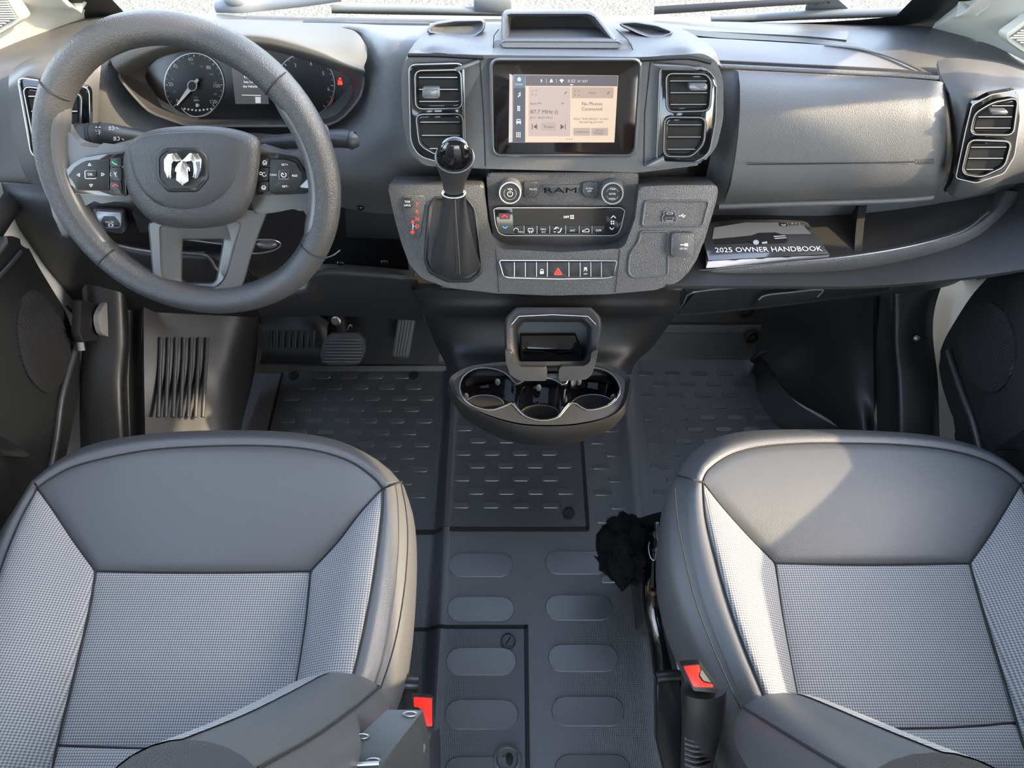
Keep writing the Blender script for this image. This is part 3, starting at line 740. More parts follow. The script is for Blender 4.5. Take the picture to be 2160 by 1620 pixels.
PS = dict(base=(.45, .30, 0),
    front_seam=C([(225, 300), (250, 250), (320, 195), (400, 160), (520, 135), (700, 122), (900, 122), (1100, 127), (1300, 145), (1450, 175), (1560, 215), (1640, 265), (1690, 310)]),
    lc=C([(225, 300), (310, 410), (430, 545), (560, 675)]), rd=C([(1690, 310), (1605, 455), (1525, 580), (1455, 675)]),
    cd=C([(560, 675), (850, 682), (1150, 682), (1455, 675)]),
    left_in=C([(560, 675), (590, 900), (640, 1180), (690, 1440), (730, 1640)]), right_in=C([(1455, 675), (1520, 900), (1600, 1160), (1672, 1400), (1740, 1640)]),
    cl=C([(560, 675), (590, 900), (640, 1180), (690, 1440)]), cr=C([(1455, 675), (1520, 900), (1600, 1160), (1676, 1410)]),
    left_out=C([(225, 300), (240, 470), (290, 680), (345, 870), (425, 1090), (530, 1340), (640, 1640)]), right_out=C([(1690, 310), (1790, 560), (1880, 860), (1960, 1150), (2020, 1400), (2060, 1660)]),
    mid_bot=C([(690, 1440), (1050, 1440), (1400, 1432), (1676, 1410)]), rear_bot=C([(740, 1640), (1050, 1640), (1400, 1636), (1745, 1620)]),
    front_sil=C([(105, 270), (140, 200), (200, 140), (280, 95), (380, 72), (520, 62), (800, 60), (1060, 70), (1250, 85), (1400, 115), (1520, 155), (1620, 215), (1715, 300)]),
    left_sil=C([(105, 270), (75, 340), (58, 440), (52, 560), (62, 700), (95, 850), (150, 1000), (230, 1180), (310, 1360), (420, 1640)]), right_sil=C([(1715, 300), (1830, 480), (1950, 800), (2040, 1150), (2100, 1640)]),
    cross=[C([(225, 300), (105, 268)]), C([(1690, 310), (1714, 296)])],
    piping=C([(95, 330), (105, 450), (130, 600), (200, 880), (330, 1200), (450, 1450)]), pz=[.437, .44, .44, .44, .44, .438],
    back=[((1622, 1530), .435, .030, .030), ((1650, 1545), .475, .055, .042), ((1685, 1570), .53, .064, .050), ((1755, 1615), .61, .066, .052), ((1860, 1680), .70, .066, .052), ((2000, 1760), .80, .066, .050)],
    facing=(radians(85), radians(20)), fstart=7, seam2=radians(140), bx=(.24, .74), pan=(.33, .68))
psg = seat('passenger_seat', 'leather and mesh seat beside the red buckle, a sunlit patch on its front', -1, PS)

# ---- belt buckles
def buckle(name, label, P, ax, red, slot, blk, parent_mat=M_black):
    t = thing(name, P, label, 'seat belt')
    return t
# passenger buckle: red release button on a black stalk
BPL = Pl(PZ(1472, 1428, .50), (-.15, -.45, .9))
b2 = thing('seat_belt_buckle', PZ(1465, 1600, .20), 'black belt buckle with red button at the passenger seat edge', 'seat belt', 'belt buckles')
plate('buckle_body', BPL, rp([(1436, 1404), (1478, 1400), (1512, 1448), (1514, 1462), (1463, 1458)], 4), 0, M_black, b2, -.022, .003)
plate('release_button', BPL, rp([(1442, 1406), (1474, 1403), (1478, 1416), (1472, 1424), (1482, 1440), (1503, 1444), (1505, 1450), (1463, 1449)], 3), .002, M_red, b2, -.004, .001)
plate('slot', BPL, rp([(1480, 1412), (1500, 1440), (1484, 1436), (1476, 1424)], 2), .0008, M_steel, b2, -.001)
tube('stalk', [PZ(1484, 1452, .475), PZ(1483, 1500, .44), PZ(1478, 1550, .38), PZ(1470, 1610, .30), PZ(1462, 1700, .20)], [.027, .026, .024, .022, .02], M_black, b2, flat=((0, 1, 0), .6), n=14)
for k in range(6):
    y = 1555 + 11 * k
    tube('rib', [PZ(1446, y, .385 - .011 * k), PZ(1470, y + 6, .392 - .011 * k), PZ(1497, y - 2, .385 - .011 * k)], .003, M_mid, b2, n=6)
# driver buckle
BP1 = Pl(PZ(895, 1495, .46), (.1, -.30, .95))
b1 = thing('seat_belt_buckle', PZ(900, 1600, .20), 'red-buttoned belt buckle half hidden by the grey armrest mount', 'seat belt', 'belt buckles')
plate('buckle_body', BP1, rp([(868, 1466), (914, 1470), (916, 1530), (908, 1560), (880, 1560)], 4), 0, M_black, b1, -.02, .002)
plate('release_button', BP1, rp([(872, 1470), (911, 1473), (912, 1532), (900, 1533), (886, 1492), (873, 1492)], 3), .002, M_red, b1, -.004, .001)
tube('stalk', [PZ(893, 1530, .44), PZ(897, 1570, .38), PZ(900, 1640, .28), PZ(902, 1720, .18)], .02, M_black, b1, flat=((0, 1, 0), .6))
# ---- armrest mount on the driver seat
am = thing('armrest_mount', PZ(820, 1560, .40), 'dull grey metal armrest mount by the driver seat', 'bracket')
AMP = Pl(PZ(800, 1560, .62), (-.05, -.12, 1))
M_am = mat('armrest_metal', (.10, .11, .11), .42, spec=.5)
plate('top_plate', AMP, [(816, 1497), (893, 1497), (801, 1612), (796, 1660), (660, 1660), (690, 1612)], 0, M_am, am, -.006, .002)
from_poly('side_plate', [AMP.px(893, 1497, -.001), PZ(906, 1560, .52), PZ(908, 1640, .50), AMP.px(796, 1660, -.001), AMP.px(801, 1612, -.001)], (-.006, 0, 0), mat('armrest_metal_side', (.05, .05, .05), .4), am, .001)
for x, y in ((866, 1506), (764, 1553), (712, 1606), (788, 1604)):
    u, v = AMP.uv(AMP.px(x, y)); lathe('screw_rim', AMP, u, v, [(.005, 0), (.005, .0015), (.0035, .002), (.003, .0005), (.0005, .0005)], M_edge, am, 14, 1.6, .5)
for x, y, z in ((893, 1565, .53), (900, 1608, .50)):
    tube('side_screw', [PZ(x, y, z), PZ(x + 2, y + 12, z), PZ(x, y + 22, z)], .0015, M_edge, am, n=6)
tube('front_edge', [AMP.px(688, 1613, .001), AMP.px(745, 1612, .001), AMP.px(800, 1609, .001)], .002, M_edge, am, n=6)
# ---- recliner brackets and rails
br = thing('seat_bracket', PZ(860, 1500, .2), 'black folded steel bracket beside the driver seat cushion', 'bracket')
from_poly('bracket_face', [PZ(x, y, z) for x, y, z in ((836, 1440, .33), (882, 1440, .33), (880, 1560, .30), (834, 1560, .30))], (0, .01, -.01), M_metal, br, .002)
tube('bracket_fold', [PZ(838, 1438, .33), PZ(860, 1437, .332), PZ(882, 1438, .33)], .010, mat('bracket_blue_black', (.012, .014, .02), .3), br)
br2 = thing('seat_bracket', PZ(1410, 1500, .2), 'black folded steel bracket below the passenger buckle', 'bracket')
from_poly('bracket_face', [PZ(x, y, z) for x, y, z in ((1386, 1432, .27), (1436, 1428, .27), (1452, 1560, .25), (1460, 1700, .22), (1420, 1700, .22), (1386, 1560, .25))], (0, .01, -.02), M_metal, br2, .003)
tube('bracket_fold', [PZ(1386, 1428, .27), PZ(1410, 1425, .272), PZ(1432, 1424, .27)], .008, M_black, br2)
rl = thing('seat_rail', PZ(1420, 1300, .12), 'glossy black seat rail and cable sleeve beside the passenger seat', 'rail')
tube('rail', [PZ(1388, 1103, .27), PZ(1396, 1160, .27), PZ(1408, 1250, .27), PZ(1424, 1350, .27), PZ(1440, 1420, .27)], .0075, M_gloss, rl, n=8, smooth=2, flat=((0, 0, 1), .6))
tube('rail_edge', [PZ(1387, 1105, .279), PZ(1395, 1175, .279), PZ(1411, 1270, .279), PZ(1436, 1405, .279)], .0018, M_chrome, rl, n=6)
from_poly('side_plate', [PZ(x, y, .275) for x, y in ((1402, 1110), (1420, 1105), (1432, 1180), (1470, 1330), (1495, 1402), (1450, 1400), (1424, 1300), (1408, 1180))], (0, 0, -.10), M_metal, rl, .002)
tube('cover_edge', [PZ(1429, 1200, .30), PZ(1445, 1280, .30), PZ(1462, 1340, .30), PZ(1478, 1398, .30)], [.001, .004, .008, .009], M_mid, rl, n=8)
tube('cable_sleeve', [PZ(1380, 1160, .20), PZ(1378, 1230, .17), PZ(1380, 1280, .15), PZ(1392, 1340, .12), PZ(1402, 1420, .10)], [.018, .022, .022, .02, .02], M_gloss, rl, n=14)
tube('sleeve_band', [PZ(1371, 1248, .19), PZ(1379, 1252, .20), PZ(1389, 1248, .19)], .004, mat('amber_gloss', (.10, .05, .02), .15), rl, n=8)
tube('lower_edge', [PZ(1372, 1345, .1), PZ(1380, 1370, .1), PZ(1388, 1410, .1)], .003, M_edge, rl, n=6)
box('rail_block', PZ(1365, 1235, .06), (.05, .16, .10), M_hole, rl, .01)
wr = tube('thin_wire', [PZ(1370, 1143, .30), PZ(1368, 1155, .30), PZ(1372, 1175, .30), PZ(1380, 1182, .30), PZ(1383, 1170, .30), PZ(1384, 1155, .30)], .0008, M_edge, rl, n=6)
# ---- fuzzy black felt hanging beside the passenger seat
M_felt = mat('black_felt', (.004, .004, .0045), .95, bump=(260, 1, .004), spec=.1)
random.seed(8)
fl = thing('felt_wrap', PZ(1320, 1160, .15), 'ragged clump of black felt hanging beside the passenger seat rail', 'felt')
from mathutils import noise
FC = PZ(1318, 1160, .20)
def fz(q, n):
    k = 1 + .30 * noise.noise(n * 2.3) + .12 * noise.noise(n * 7)
    return q * k
blob('felt_clump', FC, (.044, .062, .05), M_felt, fl, 56, 40, fn=fz)
def rag(pts, z):
    return from_poly('felt_flap', [PZ(x, y, z) for x, y in pts], (0, .004, -.008), M_felt, fl, 0)
rag([(1262, 1176), (1252, 1172), (1262, 1184), (1268, 1195), (1290, 1225), (1330, 1228), (1350, 1222), (1362, 1190), (1340, 1150), (1280, 1150)], .21)
rag([(1270, 1110), (1290, 1100), (1330, 1108), (1345, 1104), (1370, 1092), (1395, 1084), (1402, 1080), (1412, 1092), (1412, 1125), (1380, 1120), (1340, 1130), (1280, 1130)], .19)
tube('felt_roll', [PZ(1345, 1110, .22), PZ(1372, 1100, .22), PZ(1402, 1092, .22)], .012, M_felt, fl)
from_poly('inner_card', [PZ(x, y, .205) for x, y in ((1345, 1115), (1378, 1110), (1382, 1150), (1350, 1150))], (0, 0, -.003), mat('dark_card', (.02, .022, .026), .5), fl)
G = []
bm = bmesh.new()
for k in range(900):
    a = random.random() * 2 * pi; b_ = math.acos(random.uniform(-.2, 1)); n_ = V((sin(b_) * cos(a), sin(b_) * sin(a), cos(b_)))
    q = FC + fz(V((n_.x * .044, n_.y * .062, n_.z * .05)), n_); d = (n_ + V((random.uniform(-1, 1), random.uniform(-1, 1), random.uniform(-1, 1))) * .9).normalized()
    l = random.uniform(.003, .009); s_ = d.orthogonal().normalized() * .00025
    bm.faces.new([bm.verts.new(q - s_), bm.verts.new(q + s_), bm.verts.new(q + d * l)])
o = link('felt_fibres', fin(bm, 'felt_fibres', smooth=False), M_felt, fl); o['kind'] = 'stuff'
# ================================================================== dashboard
dash = thing('dashboard', (0, .95, .55), 'grey moulded plastic dashboard spanning the cab under the windscreen', 'dashboard')
DX = [-80, 0, 100, 200, 320, 470, 620, 740, 800, 860, 1000, 1180, 1360, 1450]
def rowY(xs, ys, Ys): return [PY(x, y, Y) for x, y, Y in zip(xs, ys, Ys)]
# main skin left of and behind the centre stack
grid('dash_body', [
    rowY(DX, [140, 104, 64, 33, 28, 30, 34, 36, 38, 40, 40, 40, 42, 44], [.96, 1.0, 1.04, 1.07, 1.085, 1.10, 1.11, 1.115, 1.115, 1.115, 1.115, 1.115, 1.115, 1.115]),
    rowY(DX, [155, 118, 78, 46, 40, 41, 42, 43, 44, 46, 46, 46, 48, 50], [.95, .985, 1.02, 1.045, 1.06, 1.07, 1.08, 1.085, 1.085, 1.085, 1.085, 1.085, 1.085, 1.085]),
    rowY(DX, [180, 145, 105, 75, 62, 58, 58, 58, 60, 62, 62, 62, 64, 70], [.935, .96, .985, 1.0, 1.01, 1.02, 1.03, 1.03, 1.02, 1.01, 1.01, 1.01, 1.01, 1.01]),
    rowY(DX, [230, 200, 175, 160, 140, 120, 110, 105, 100, 100, 100, 100, 100, 110], [.925, .94, .95, .955, 1.01, 1.07, 1.07, 1.03, .955, .94, .94, .94, .94, .94]),
    rowY(DX, [290, 270, 262, 260, 262, 275, 275, 262, 240, 230, 230, 230, 230, 230], [.915, .925, .93, .93, .945, .955, .955, .935, .915, .905, .905, .905, .905, .905]),
    rowY(DX, [372] * 14, [.905, .905, .90, .90, .895, .89, .885, .88, .875, .87, .87, .87, .87, .87]),
    rowY([-80, 0, 100, 200, 320, 470, 620, 735, 795, 850, 1000, 1180, 1360, 1450], [382, 385, 390, 395, 398, 400, 420, 440, 450, 450, 440, 440, 440, 440], [.92, .915, .91, .91, .91, .90, .90, .90, .90, .89, .89, .89, .89, .89])],
    M_dash, dash, 5, 5, .006)
# ridge and groove along the windscreen edge of the deck
tube('deck_ridge', [PY(x, y, Y) for x, y, Y in ((520, 37, 1.085), (640, 40, 1.085), (740, 42, 1.084), (840, 43, 1.084), (930, 44, 1.082))], .004, M_dash, dash, n=8, flat=((0, 0, 1), .6))
tube('deck_groove', [PY(x, y, Y) for x, y, Y in ((640, 49, 1.052), (740, 51, 1.05), (840, 52, 1.048), (905, 53, 1.045))], .0075, M_black, dash, n=8, flat=((0, 0, 1), .35))
# right hand deck behind the tray
RX_ = [1425, 1600, 1700, 1790, 1880, 1960, 2040, 2110, 2180, 2260]
grid('deck_right', [
    rowY(RX_, [44, 47, 49, 51, 53, 56, 76, 103, 140, 180], [1.11, 1.105, 1.10, 1.095, 1.085, 1.07, 1.04, 1.01, .985, .96]),
    rowY(RX_, [58, 60, 62, 66, 70, 78, 98, 122, 155, 195], [1.07, 1.065, 1.06, 1.055, 1.045, 1.03, 1.01, .985, .965, .945]),
    rowY(RX_, [74, 76, 80, 90, 102, 116, 135, 152, 180, 215], [1.03, 1.025, 1.02, 1.01, .995, .98, .965, .955, .945, .93]),
    rowY(RX_, [95, 100, 108, 122, 140, 160, 185, 200, 215, 245], [.985, .985, .98, .97, .955, .94, .935, .93, .925, .92])], M_dash, dash, 5, 5, .006)
# stepped lip above the tray and its notch
grid('deck_step', [rowY([1440, 1520, 1620, 1720, 1795, 1812], [60, 68, 75, 82, 90, 98], [1.03, 1.025, 1.02, 1.01, 1.0, .995]),
                   rowY([1440, 1520, 1620, 1720, 1785, 1800], [72, 80, 85, 92, 102, 108], [1.005, 1.0, .995, .985, .975, .97])], M_black, dash, 4, 3, .004)
grid('deck_lid', [rowY([1400, 1500, 1600, 1700, 1790], [52, 57, 60, 63, 66], [1.065, 1.06, 1.055, 1.05, 1.04]),
                  rowY([1400, 1500, 1600, 1700, 1786], [60, 66, 71, 76, 84], [1.04, 1.03, 1.025, 1.018, 1.005])], M_dash, dash, 4, 3, .006)
# open tray above the passenger airbag: pale liner, dark gap in front, lip
grid('tray_liner', [rowY([1470, 1560, 1660, 1760, 1840, 1900, 1955], [79, 84, 90, 97, 110, 128, 152], [.99, .985, .98, .97, .955, .94, .925]),
                    rowY([1490, 1570, 1670, 1760, 1840, 1900, 1958], [104, 108, 115, 122, 130, 142, 156], [.955, .952, .948, .942, .935, .928, .92]),
                    rowY([1515, 1580, 1680, 1770, 1845, 1905, 1960], [130, 133, 138, 143, 149, 154, 160], [.925, .925, .922, .918, .915, .912, .91])], M_dashl, dash, 5, 4, .004)
tube('tray_gap', rowY([1516, 1600, 1700, 1800, 1900, 1962], [133, 137, 142, 147, 153, 159], [.914, .914, .912, .91, .907, .905]), .0042, M_hole, dash, n=6)
tube('tray_lip', rowY([1518, 1600, 1700, 1800, 1900, 1978], [140, 144, 149, 154, 159, 165], [.906, .906, .904, .90, .897, .893]), .0036, M_dash, dash, n=8)
tube('tray_rim', rowY([1962, 1930, 1890, 1850, 1800, 1740], [158, 142, 124, 111, 101, 95], [.915, .925, .938, .95, .962, .972]), .0022, M_satin, dash, n=6)
# ---- passenger airbag cover
ab = grid('airbag_cover', [
    rowY([1557, 1640, 1740, 1840, 1930, 1982, 2003], [150, 153, 158, 162, 167, 172, 182], [.90, .90, .898, .895, .89, .885, .89]),
    rowY([1561, 1640, 1740, 1840, 1930, 1985, 2010], [190, 192, 196, 200, 204, 208, 216], [.872, .87, .868, .865, .863, .863, .88]),
    rowY([1560, 1640, 1740, 1840, 1930, 1985, 2011], [250, 250, 252, 254, 256, 258, 262], [.845, .843, .841, .84, .839, .842, .865]),
    rowY([1553, 1640, 1740, 1840, 1930, 1982, 2007], [320, 320, 320, 320, 320, 320, 320], [.83, .828, .826, .825, .826, .832, .855]),
    rowY([1542, 1636, 1740, 1840, 1925, 1972, 1995], [385, 384, 383, 382, 380, 378, 376], [.822, .82, .82, .82, .822, .83, .85]),
    rowY([1533, 1630, 1735, 1835, 1918, 1962, 1983], [412, 410, 408, 406, 402, 399, 395], [.832, .83, .83, .83, .832, .84, .86]),
    rowY([1528, 1628, 1732, 1830, 1915, 1958, 1980], [429, 425, 422, 419, 415, 412, 408], [.86, .858, .857, .856, .856, .86, .87])], M_dash, dash, 6, 6, .006)
AB = Pl(PY(1750, 345, .824), (0, -.98, .18))
strip('moulded_line', AB, [(1576, 347), (1700, 346), (1820, 344), (1929, 342)], 2.4, M_black, ab, .0035)
AB2 = Pl(PY(1950, 341, .8285), (.1, -.97, .2))
prints('airbag_frame', AB2, [ln((1931, 337), (1970, 336), 1.2), ln((1970, 336), (1969, 345), 1.2), ln((1969, 345), (1931, 346), 1.2), ln((1931, 346), (1931, 337), 1.2)], M_black, ab, .004)
text('airbag_lettering', 'AIRBAG', AB2, 1950, 341.3, 6.5, M_black, ab, .004, 32)
# surround of the airbag cover: end panel, lower lip
grid('cover_surround', [rowY([1500, 1520, 1545, 1556], [135, 140, 146, 150], [.915, .91, .905, .90]), rowY([1510, 1528, 1550, 1559], [220, 220, 220, 220], [.885, .88, .872, .865]),
                        rowY([1500, 1520, 1542, 1552], [320, 320, 320, 320], [.87, .86, .845, .838]), rowY([1480, 1500, 1522, 1532], [410, 412, 414, 415], [.86, .855, .845, .84]), rowY([1470, 1490, 1512, 1526], [445, 442, 438, 434], [.87, .868, .865, .862])], M_dash, dash, 5, 5, .004)
tube('cover_lip', rowY([1515, 1628, 1732, 1830, 1915, 1965], [434, 430, 427, 424, 420, 415], [.858, .857, .856, .855, .855, .86]), .006, M_dash, dash, n=8)
# ---- right vent pod
grid('vent_pod', [
    rowY([1978, 2010, 2060, 2110, 2160, 2220], [128, 122, 126, 134, 150, 175], [.945, .95, .95, .945, .93, .91]),
    rowY([1985, 2020, 2060, 2110, 2160, 2220], [160, 152, 155, 168, 178, 195], [.90, .905, .905, .90, .89, .875]),
    rowY([2005, 2030, 2065, 2110, 2165, 2220], [205, 200, 200, 200, 202, 220], [.865, .86, .855, .855, .86, .86]),
    rowY([2018, 2032, 2070, 2115, 2160, 2220], [290, 290, 290, 290, 290, 295], [.85, .835, .83, .83, .84, .85]),
    rowY([2012, 2025, 2060, 2100, 2140, 2220], [370, 378, 378, 372, 358, 350], [.85, .83, .825, .83, .84, .86]),
    rowY([1995, 2010, 2040, 2080, 2120, 2220], [400, 415, 415, 405, 390, 380], [.87, .85, .848, .85, .86, .88])], M_dash, dash, 6, 6, .006)
tube('pod_edge', rowY([1994, 2004, 2014, 2016, 2008, 1996], [172, 200, 260, 320, 370, 400], [.90, .876, .862, .86, .862, .878]), .004, M_black, dash, n=8)

# ---- air vents: surround, tunnel, slats, thumb tab
def vent(label, pl, sur, cells, slats, tabs, srad=16, sh=.004):
    v = sub('air_vent', dash, pl.px(*[sum(p[k] for p in sur) / len(sur) for k in (0, 1)]))
    if label: v['label'] = label
    s = rp(sur, srad, 4)
    plate('surround', pl, s, sh, M_gloss, v, sh - .012, .003)
    strip('surround_edge', pl, s, 2.0, M_edge, v, sh + .0002, True)
    for ci, c in enumerate(cells):
        q = rp(c, 13, 4)
        ploft('cell_frame', pl, [(inset(q, -5), sh), (inset(q, -4), sh + .004), (q, sh + .0045), (inset(q, 3), sh + .002), (inset(q, 6), -.02)], M_black, v, 90)
        strip('cell_edge', pl, inset(q, -2), 1.7, M_edge, v, sh + .0048, True)
        flat('cell_back', pl, rp(inset(q, 5), 8), M_hole, v, sh + .0006)
        n = slats
        a, b, c2, d = [V(p) for p in (q[2], q[len(q) // 4 + 2], q[len(q) // 2 + 2], q[3 * len(q) // 4 + 2])]
        xs0 = min(p.x for p in q); xs1 = max(p.x for p in q); ys0 = min(p.y for p in q); ys1 = max(p.y for p in q)
        def span(y):
            X = []
            for i in range(len(q)):
                e, f = q[i], q[(i + 1) % len(q)]
                if (e.y - y) * (f.y - y) < 0: X.append(e.x + (f.x - e.x) * (y - e.y) / (f.y - e.y))
            return (min(X), max(X)) if len(X) > 1 else (xs0 + 10, xs1 - 10)
        for k in range(n):
            y = ys0 + (ys1 - ys0) * (k + .55) / (n + .1); x0, x1 = span(y); x0 += 4; x1 -= 4
            hgt = (ys1 - ys0) / n * .48
            top = [pl.px(x0, y, sh + .002), pl.px(x1, y, sh + .002), pl.px(x1, y + hgt, sh - .002), pl.px(x0, y + hgt, sh - .002)]
            sl = from_poly('slat', [p for p in top], pl.n * -.002, M_black, v, .0006, 1)
            strip('slat_edge', pl, [(x0 + 2, y), (x1 - 2, y)], 1.8, M_edge, v, sh + .0028)
    for (x, y, w, hh) in tabs:
        plate('thumb_tab', pl, rp(rect(x - w / 2, y - hh / 2, x + w / 2, y + hh / 2), 4), sh + .012, M_satin, v, sh, .002)
    return v
SCR = Pl(PY(1190, 130, .875), (0, -.949, .316))
VL = SCR.off(.012); VR = SCR.off(.012)
# centre stack housing
hs = plate('stack_housing', SCR, rp([(846, 170), (850, 132), (870, 112), (1022, 116), (1350, 120), (1482, 112), (1512, 128), (1526, 170), (1526, 250), (1512, 310), (1480, 348), (1350, 364), (1022, 356), (895, 350), (862, 318), (850, 260)], 14), .010, M_dash, dash, -.10, .008, 0, 3)
vent('left centre air vent with two cells', VL, [(862, 136), (978, 133), (982, 345), (930, 343), (884, 330), (866, 300)], [[(877, 151), (970, 149), (973, 227), (879, 228)], [(879, 243), (974, 242), (977, 330), (918, 324), (886, 305)]], 3, [(909, 196, 36, 22)])
vent('right centre air vent with two cells', VR, [(1392, 141), (1488, 142), (1512, 168), (1510, 255), (1496, 325), (1462, 345), (1385, 342)], [[(1407, 157), (1488, 158), (1499, 172), (1495, 232), (1409, 234)], [(1404, 249), (1487, 250), (1483, 303), (1458, 329), (1402, 328)]], 3, [(1473, 184, 38, 13)])
# bright blades that frame the vents towards the screen
for pix in ([(958, 145), (1010, 128), (1012, 132), (965, 152)], [(1376, 136), (1452, 140), (1480, 146), (1470, 149), (1400, 148)], [(1360, 352), (1400, 330), (1402, 342), (1480, 344), (1440, 352)]):
    plate('vent_blade', VL, pix, .009, M_satin, dash, .002, .001)
for a in ([(1372, 128), (1360, 240), (1358, 350)], [(1012, 128), (1020, 240), (1024, 350)]):
    strip('panel_gap', SCR, a, 2.2, M_hole, dash, .0105)
for pix in ([(860, 116), (930, 117), (1020, 122)], [(1352, 126), (1450, 122), (1500, 132)]):
    tube('upper_shadow_gap', [SCR.px(x, y, .011) for x, y in pix], .0028, M_black, dash, n=6)
# left vent and its pod
LVP = Pl(PY(110, 240, .885), (.12, -.94, .30))
grid('vent_pod', [rowY([20, 60, 120, 180, 215], [150, 125, 108, 108, 120], [.93, .945, .95, .95, .955]), rowY([18, 60, 110, 170, 210], [185, 150, 150, 165, 175], [.90, .905, .905, .905, .925]),
                  rowY([22, 60, 110, 180, 205], [260, 260, 260, 260, 262], [.895, .885, .88, .89, .915]), rowY([40, 75, 110, 165, 195], [340, 345, 345, 345, 345], [.895, .885, .88, .885, .91]), rowY([60, 85, 115, 160, 190], [385, 390, 390, 385, 380], [.905, .90, .895, .90, .92])], M_dash, dash, 5, 5, .004)
vent('left outer air vent behind the steering wheel', LVP, [(36, 163), (188, 184), (190, 268), (150, 342), (66, 330)], [[(50, 184), (170, 200), (168, 285), (140, 318), (72, 296)]], 4, [], sh=.010)
RVP = Pl(PY(2090, 285, .83), (-.10, -.97, .22))
vent('right outer air vent with two cells', RVP, [(2148, 190), (2090, 200), (2050, 222), (2036, 280), (2016, 376), (2060, 386), (2118, 366), (2140, 330), (2152, 250)],
     [[(2146, 208), (2095, 218), (2058, 240), (2048, 282), (2136, 283)], [(2132, 300), (2046, 297), (2030, 365), (2070, 372), (2118, 350)]], 3, [(2108, 237, 36, 8)], 7, .008)

# ---- top of the centre stack: raised deck, cup wells, phone bin
grid('stack_top', [rowY([850, 900, 960, 1030, 1190, 1350, 1420, 1470, 1522], [140, 113, 114, 116, 118, 120, 116, 116, 140], [.90, .872, .868, .866, .865, .866, .87, .875, .90]),
                   rowY([862, 905, 960, 1030, 1190, 1345, 1410, 1460, 1510], [110, 95, 98, 108, 109, 110, 100, 98, 112], [.905, .885, .885, .88, .88, .88, .885, .888, .905]),
                   rowY([880, 915, 965, 1035, 1190, 1340, 1395, 1440, 1490], [85, 78, 82, 90, 92, 92, 85, 80, 90], [.93, .915, .91, .905, .905, .905, .91, .92, .93]),
                   rowY([905, 930, 975, 1040, 1190, 1325, 1370, 1410, 1450], [62, 60, 66, 62, 60, 62, 68, 62, 66], [.97, .96, .955, .955, .955, .955, .955, .965, .975]),
                   rowY([920, 940, 980, 1045, 1190, 1310, 1350, 1380, 1420], [48, 46, 46, 46, 46, 48, 50, 50, 56], [1.02, 1.02, 1.015, 1.01, 1.01, 1.01, 1.015, 1.02, 1.02])], M_dash, dash, 5, 5, .004)
TOP = Pl(PY(980, 62, .955), (0, -.22, .975))
for nm, o_, dp in (('cup_well', [(902, 66), (915, 52), (960, 45), (1020, 44), (1018, 62), (1000, 76), (960, 75), (925, 70)], 0), ('cup_well', [(1308, 50), (1340, 48), (1385, 55), (1418, 68), (1400, 76), (1370, 77), (1345, 68), (1325, 58)], 0)):
    q = rp(o_, 6); pl = Pl(PY(sum(p[0] for p in o_) / 8, sum(p[1] for p in o_) / 8, .955), (0, -.3, .95))
    ploft('cup_well', pl, [(inset(q, -5), .004), (inset(q, -2), .014), (q, .014), (inset(q, 4), .008), (shrink(q, .55), .005)], M_dash, dash, 36, cap1=True)
bp = plate('bin_base', Pl(PY(1190, 100, .895), (0, -.5, .87)), rp([(1040, 108), (1043, 84), (1331, 86), (1336, 106)], 4), .004, M_dash, dash, -.02, .003)
BN = Pl(PY(1180, 85, .915), (0, -.30, .954))
M_bin = mat('bin_rubber', (.10, .095, .09), .6, bump=(500, .3, .0005))
bo_ = rp([(1062, 86), (1064, 29), (1072, 25), (1242, 25), (1256, 31), (1298, 86)], 5)
b_ = ploft('phone_bin', BN, [(inset(bo_, -6), -.016), (inset(bo_, -3), .010), (bo_, .012), (inset(bo_, 4), .012), (inset(bo_, 7), .008), ([p + V((0, 6)) for p in shrink(bo_, .88, .75)], -.022)], M_dash, dash, 60, cap1=False)
q = [p + V((0, 6)) for p in shrink(bo_, .88, .75)]
ploft('bin_lining', BN, [(inset(bo_, 5), .0115), ([p + V((0, 6)) for p in shrink(bo_, .86, .73)], -.020)], M_bin, b_, 60, cap1=True)
SL = Pl(PY(1190, 100, .895), (0, -.5, .87)); sq = rp([(1054, 87), (1312, 88), (1308, 100), (1060, 99)], 5)
ploft('bin_slot', SL, [(inset(sq, -2), .0042), (inset(sq, -1), .006), (sq, .006), (inset(sq, 2), .0046)], M_dash, dash, 48)
flat('slot_floor', SL, inset(sq, 1.5), M_bin, dash, .0048)
strip('panel_gap', Pl(PY(1190, 100, .895), (0, -.5, .87)), [(1040, 108), (1042, 75), (1052, 62)], 2, M_hole, dash, .0055)
strip('panel_gap', Pl(PY(1190, 100, .895), (0, -.5, .87)), [(1336, 107), (1325, 85), (1300, 62)], 2, M_hole, dash, .0055)

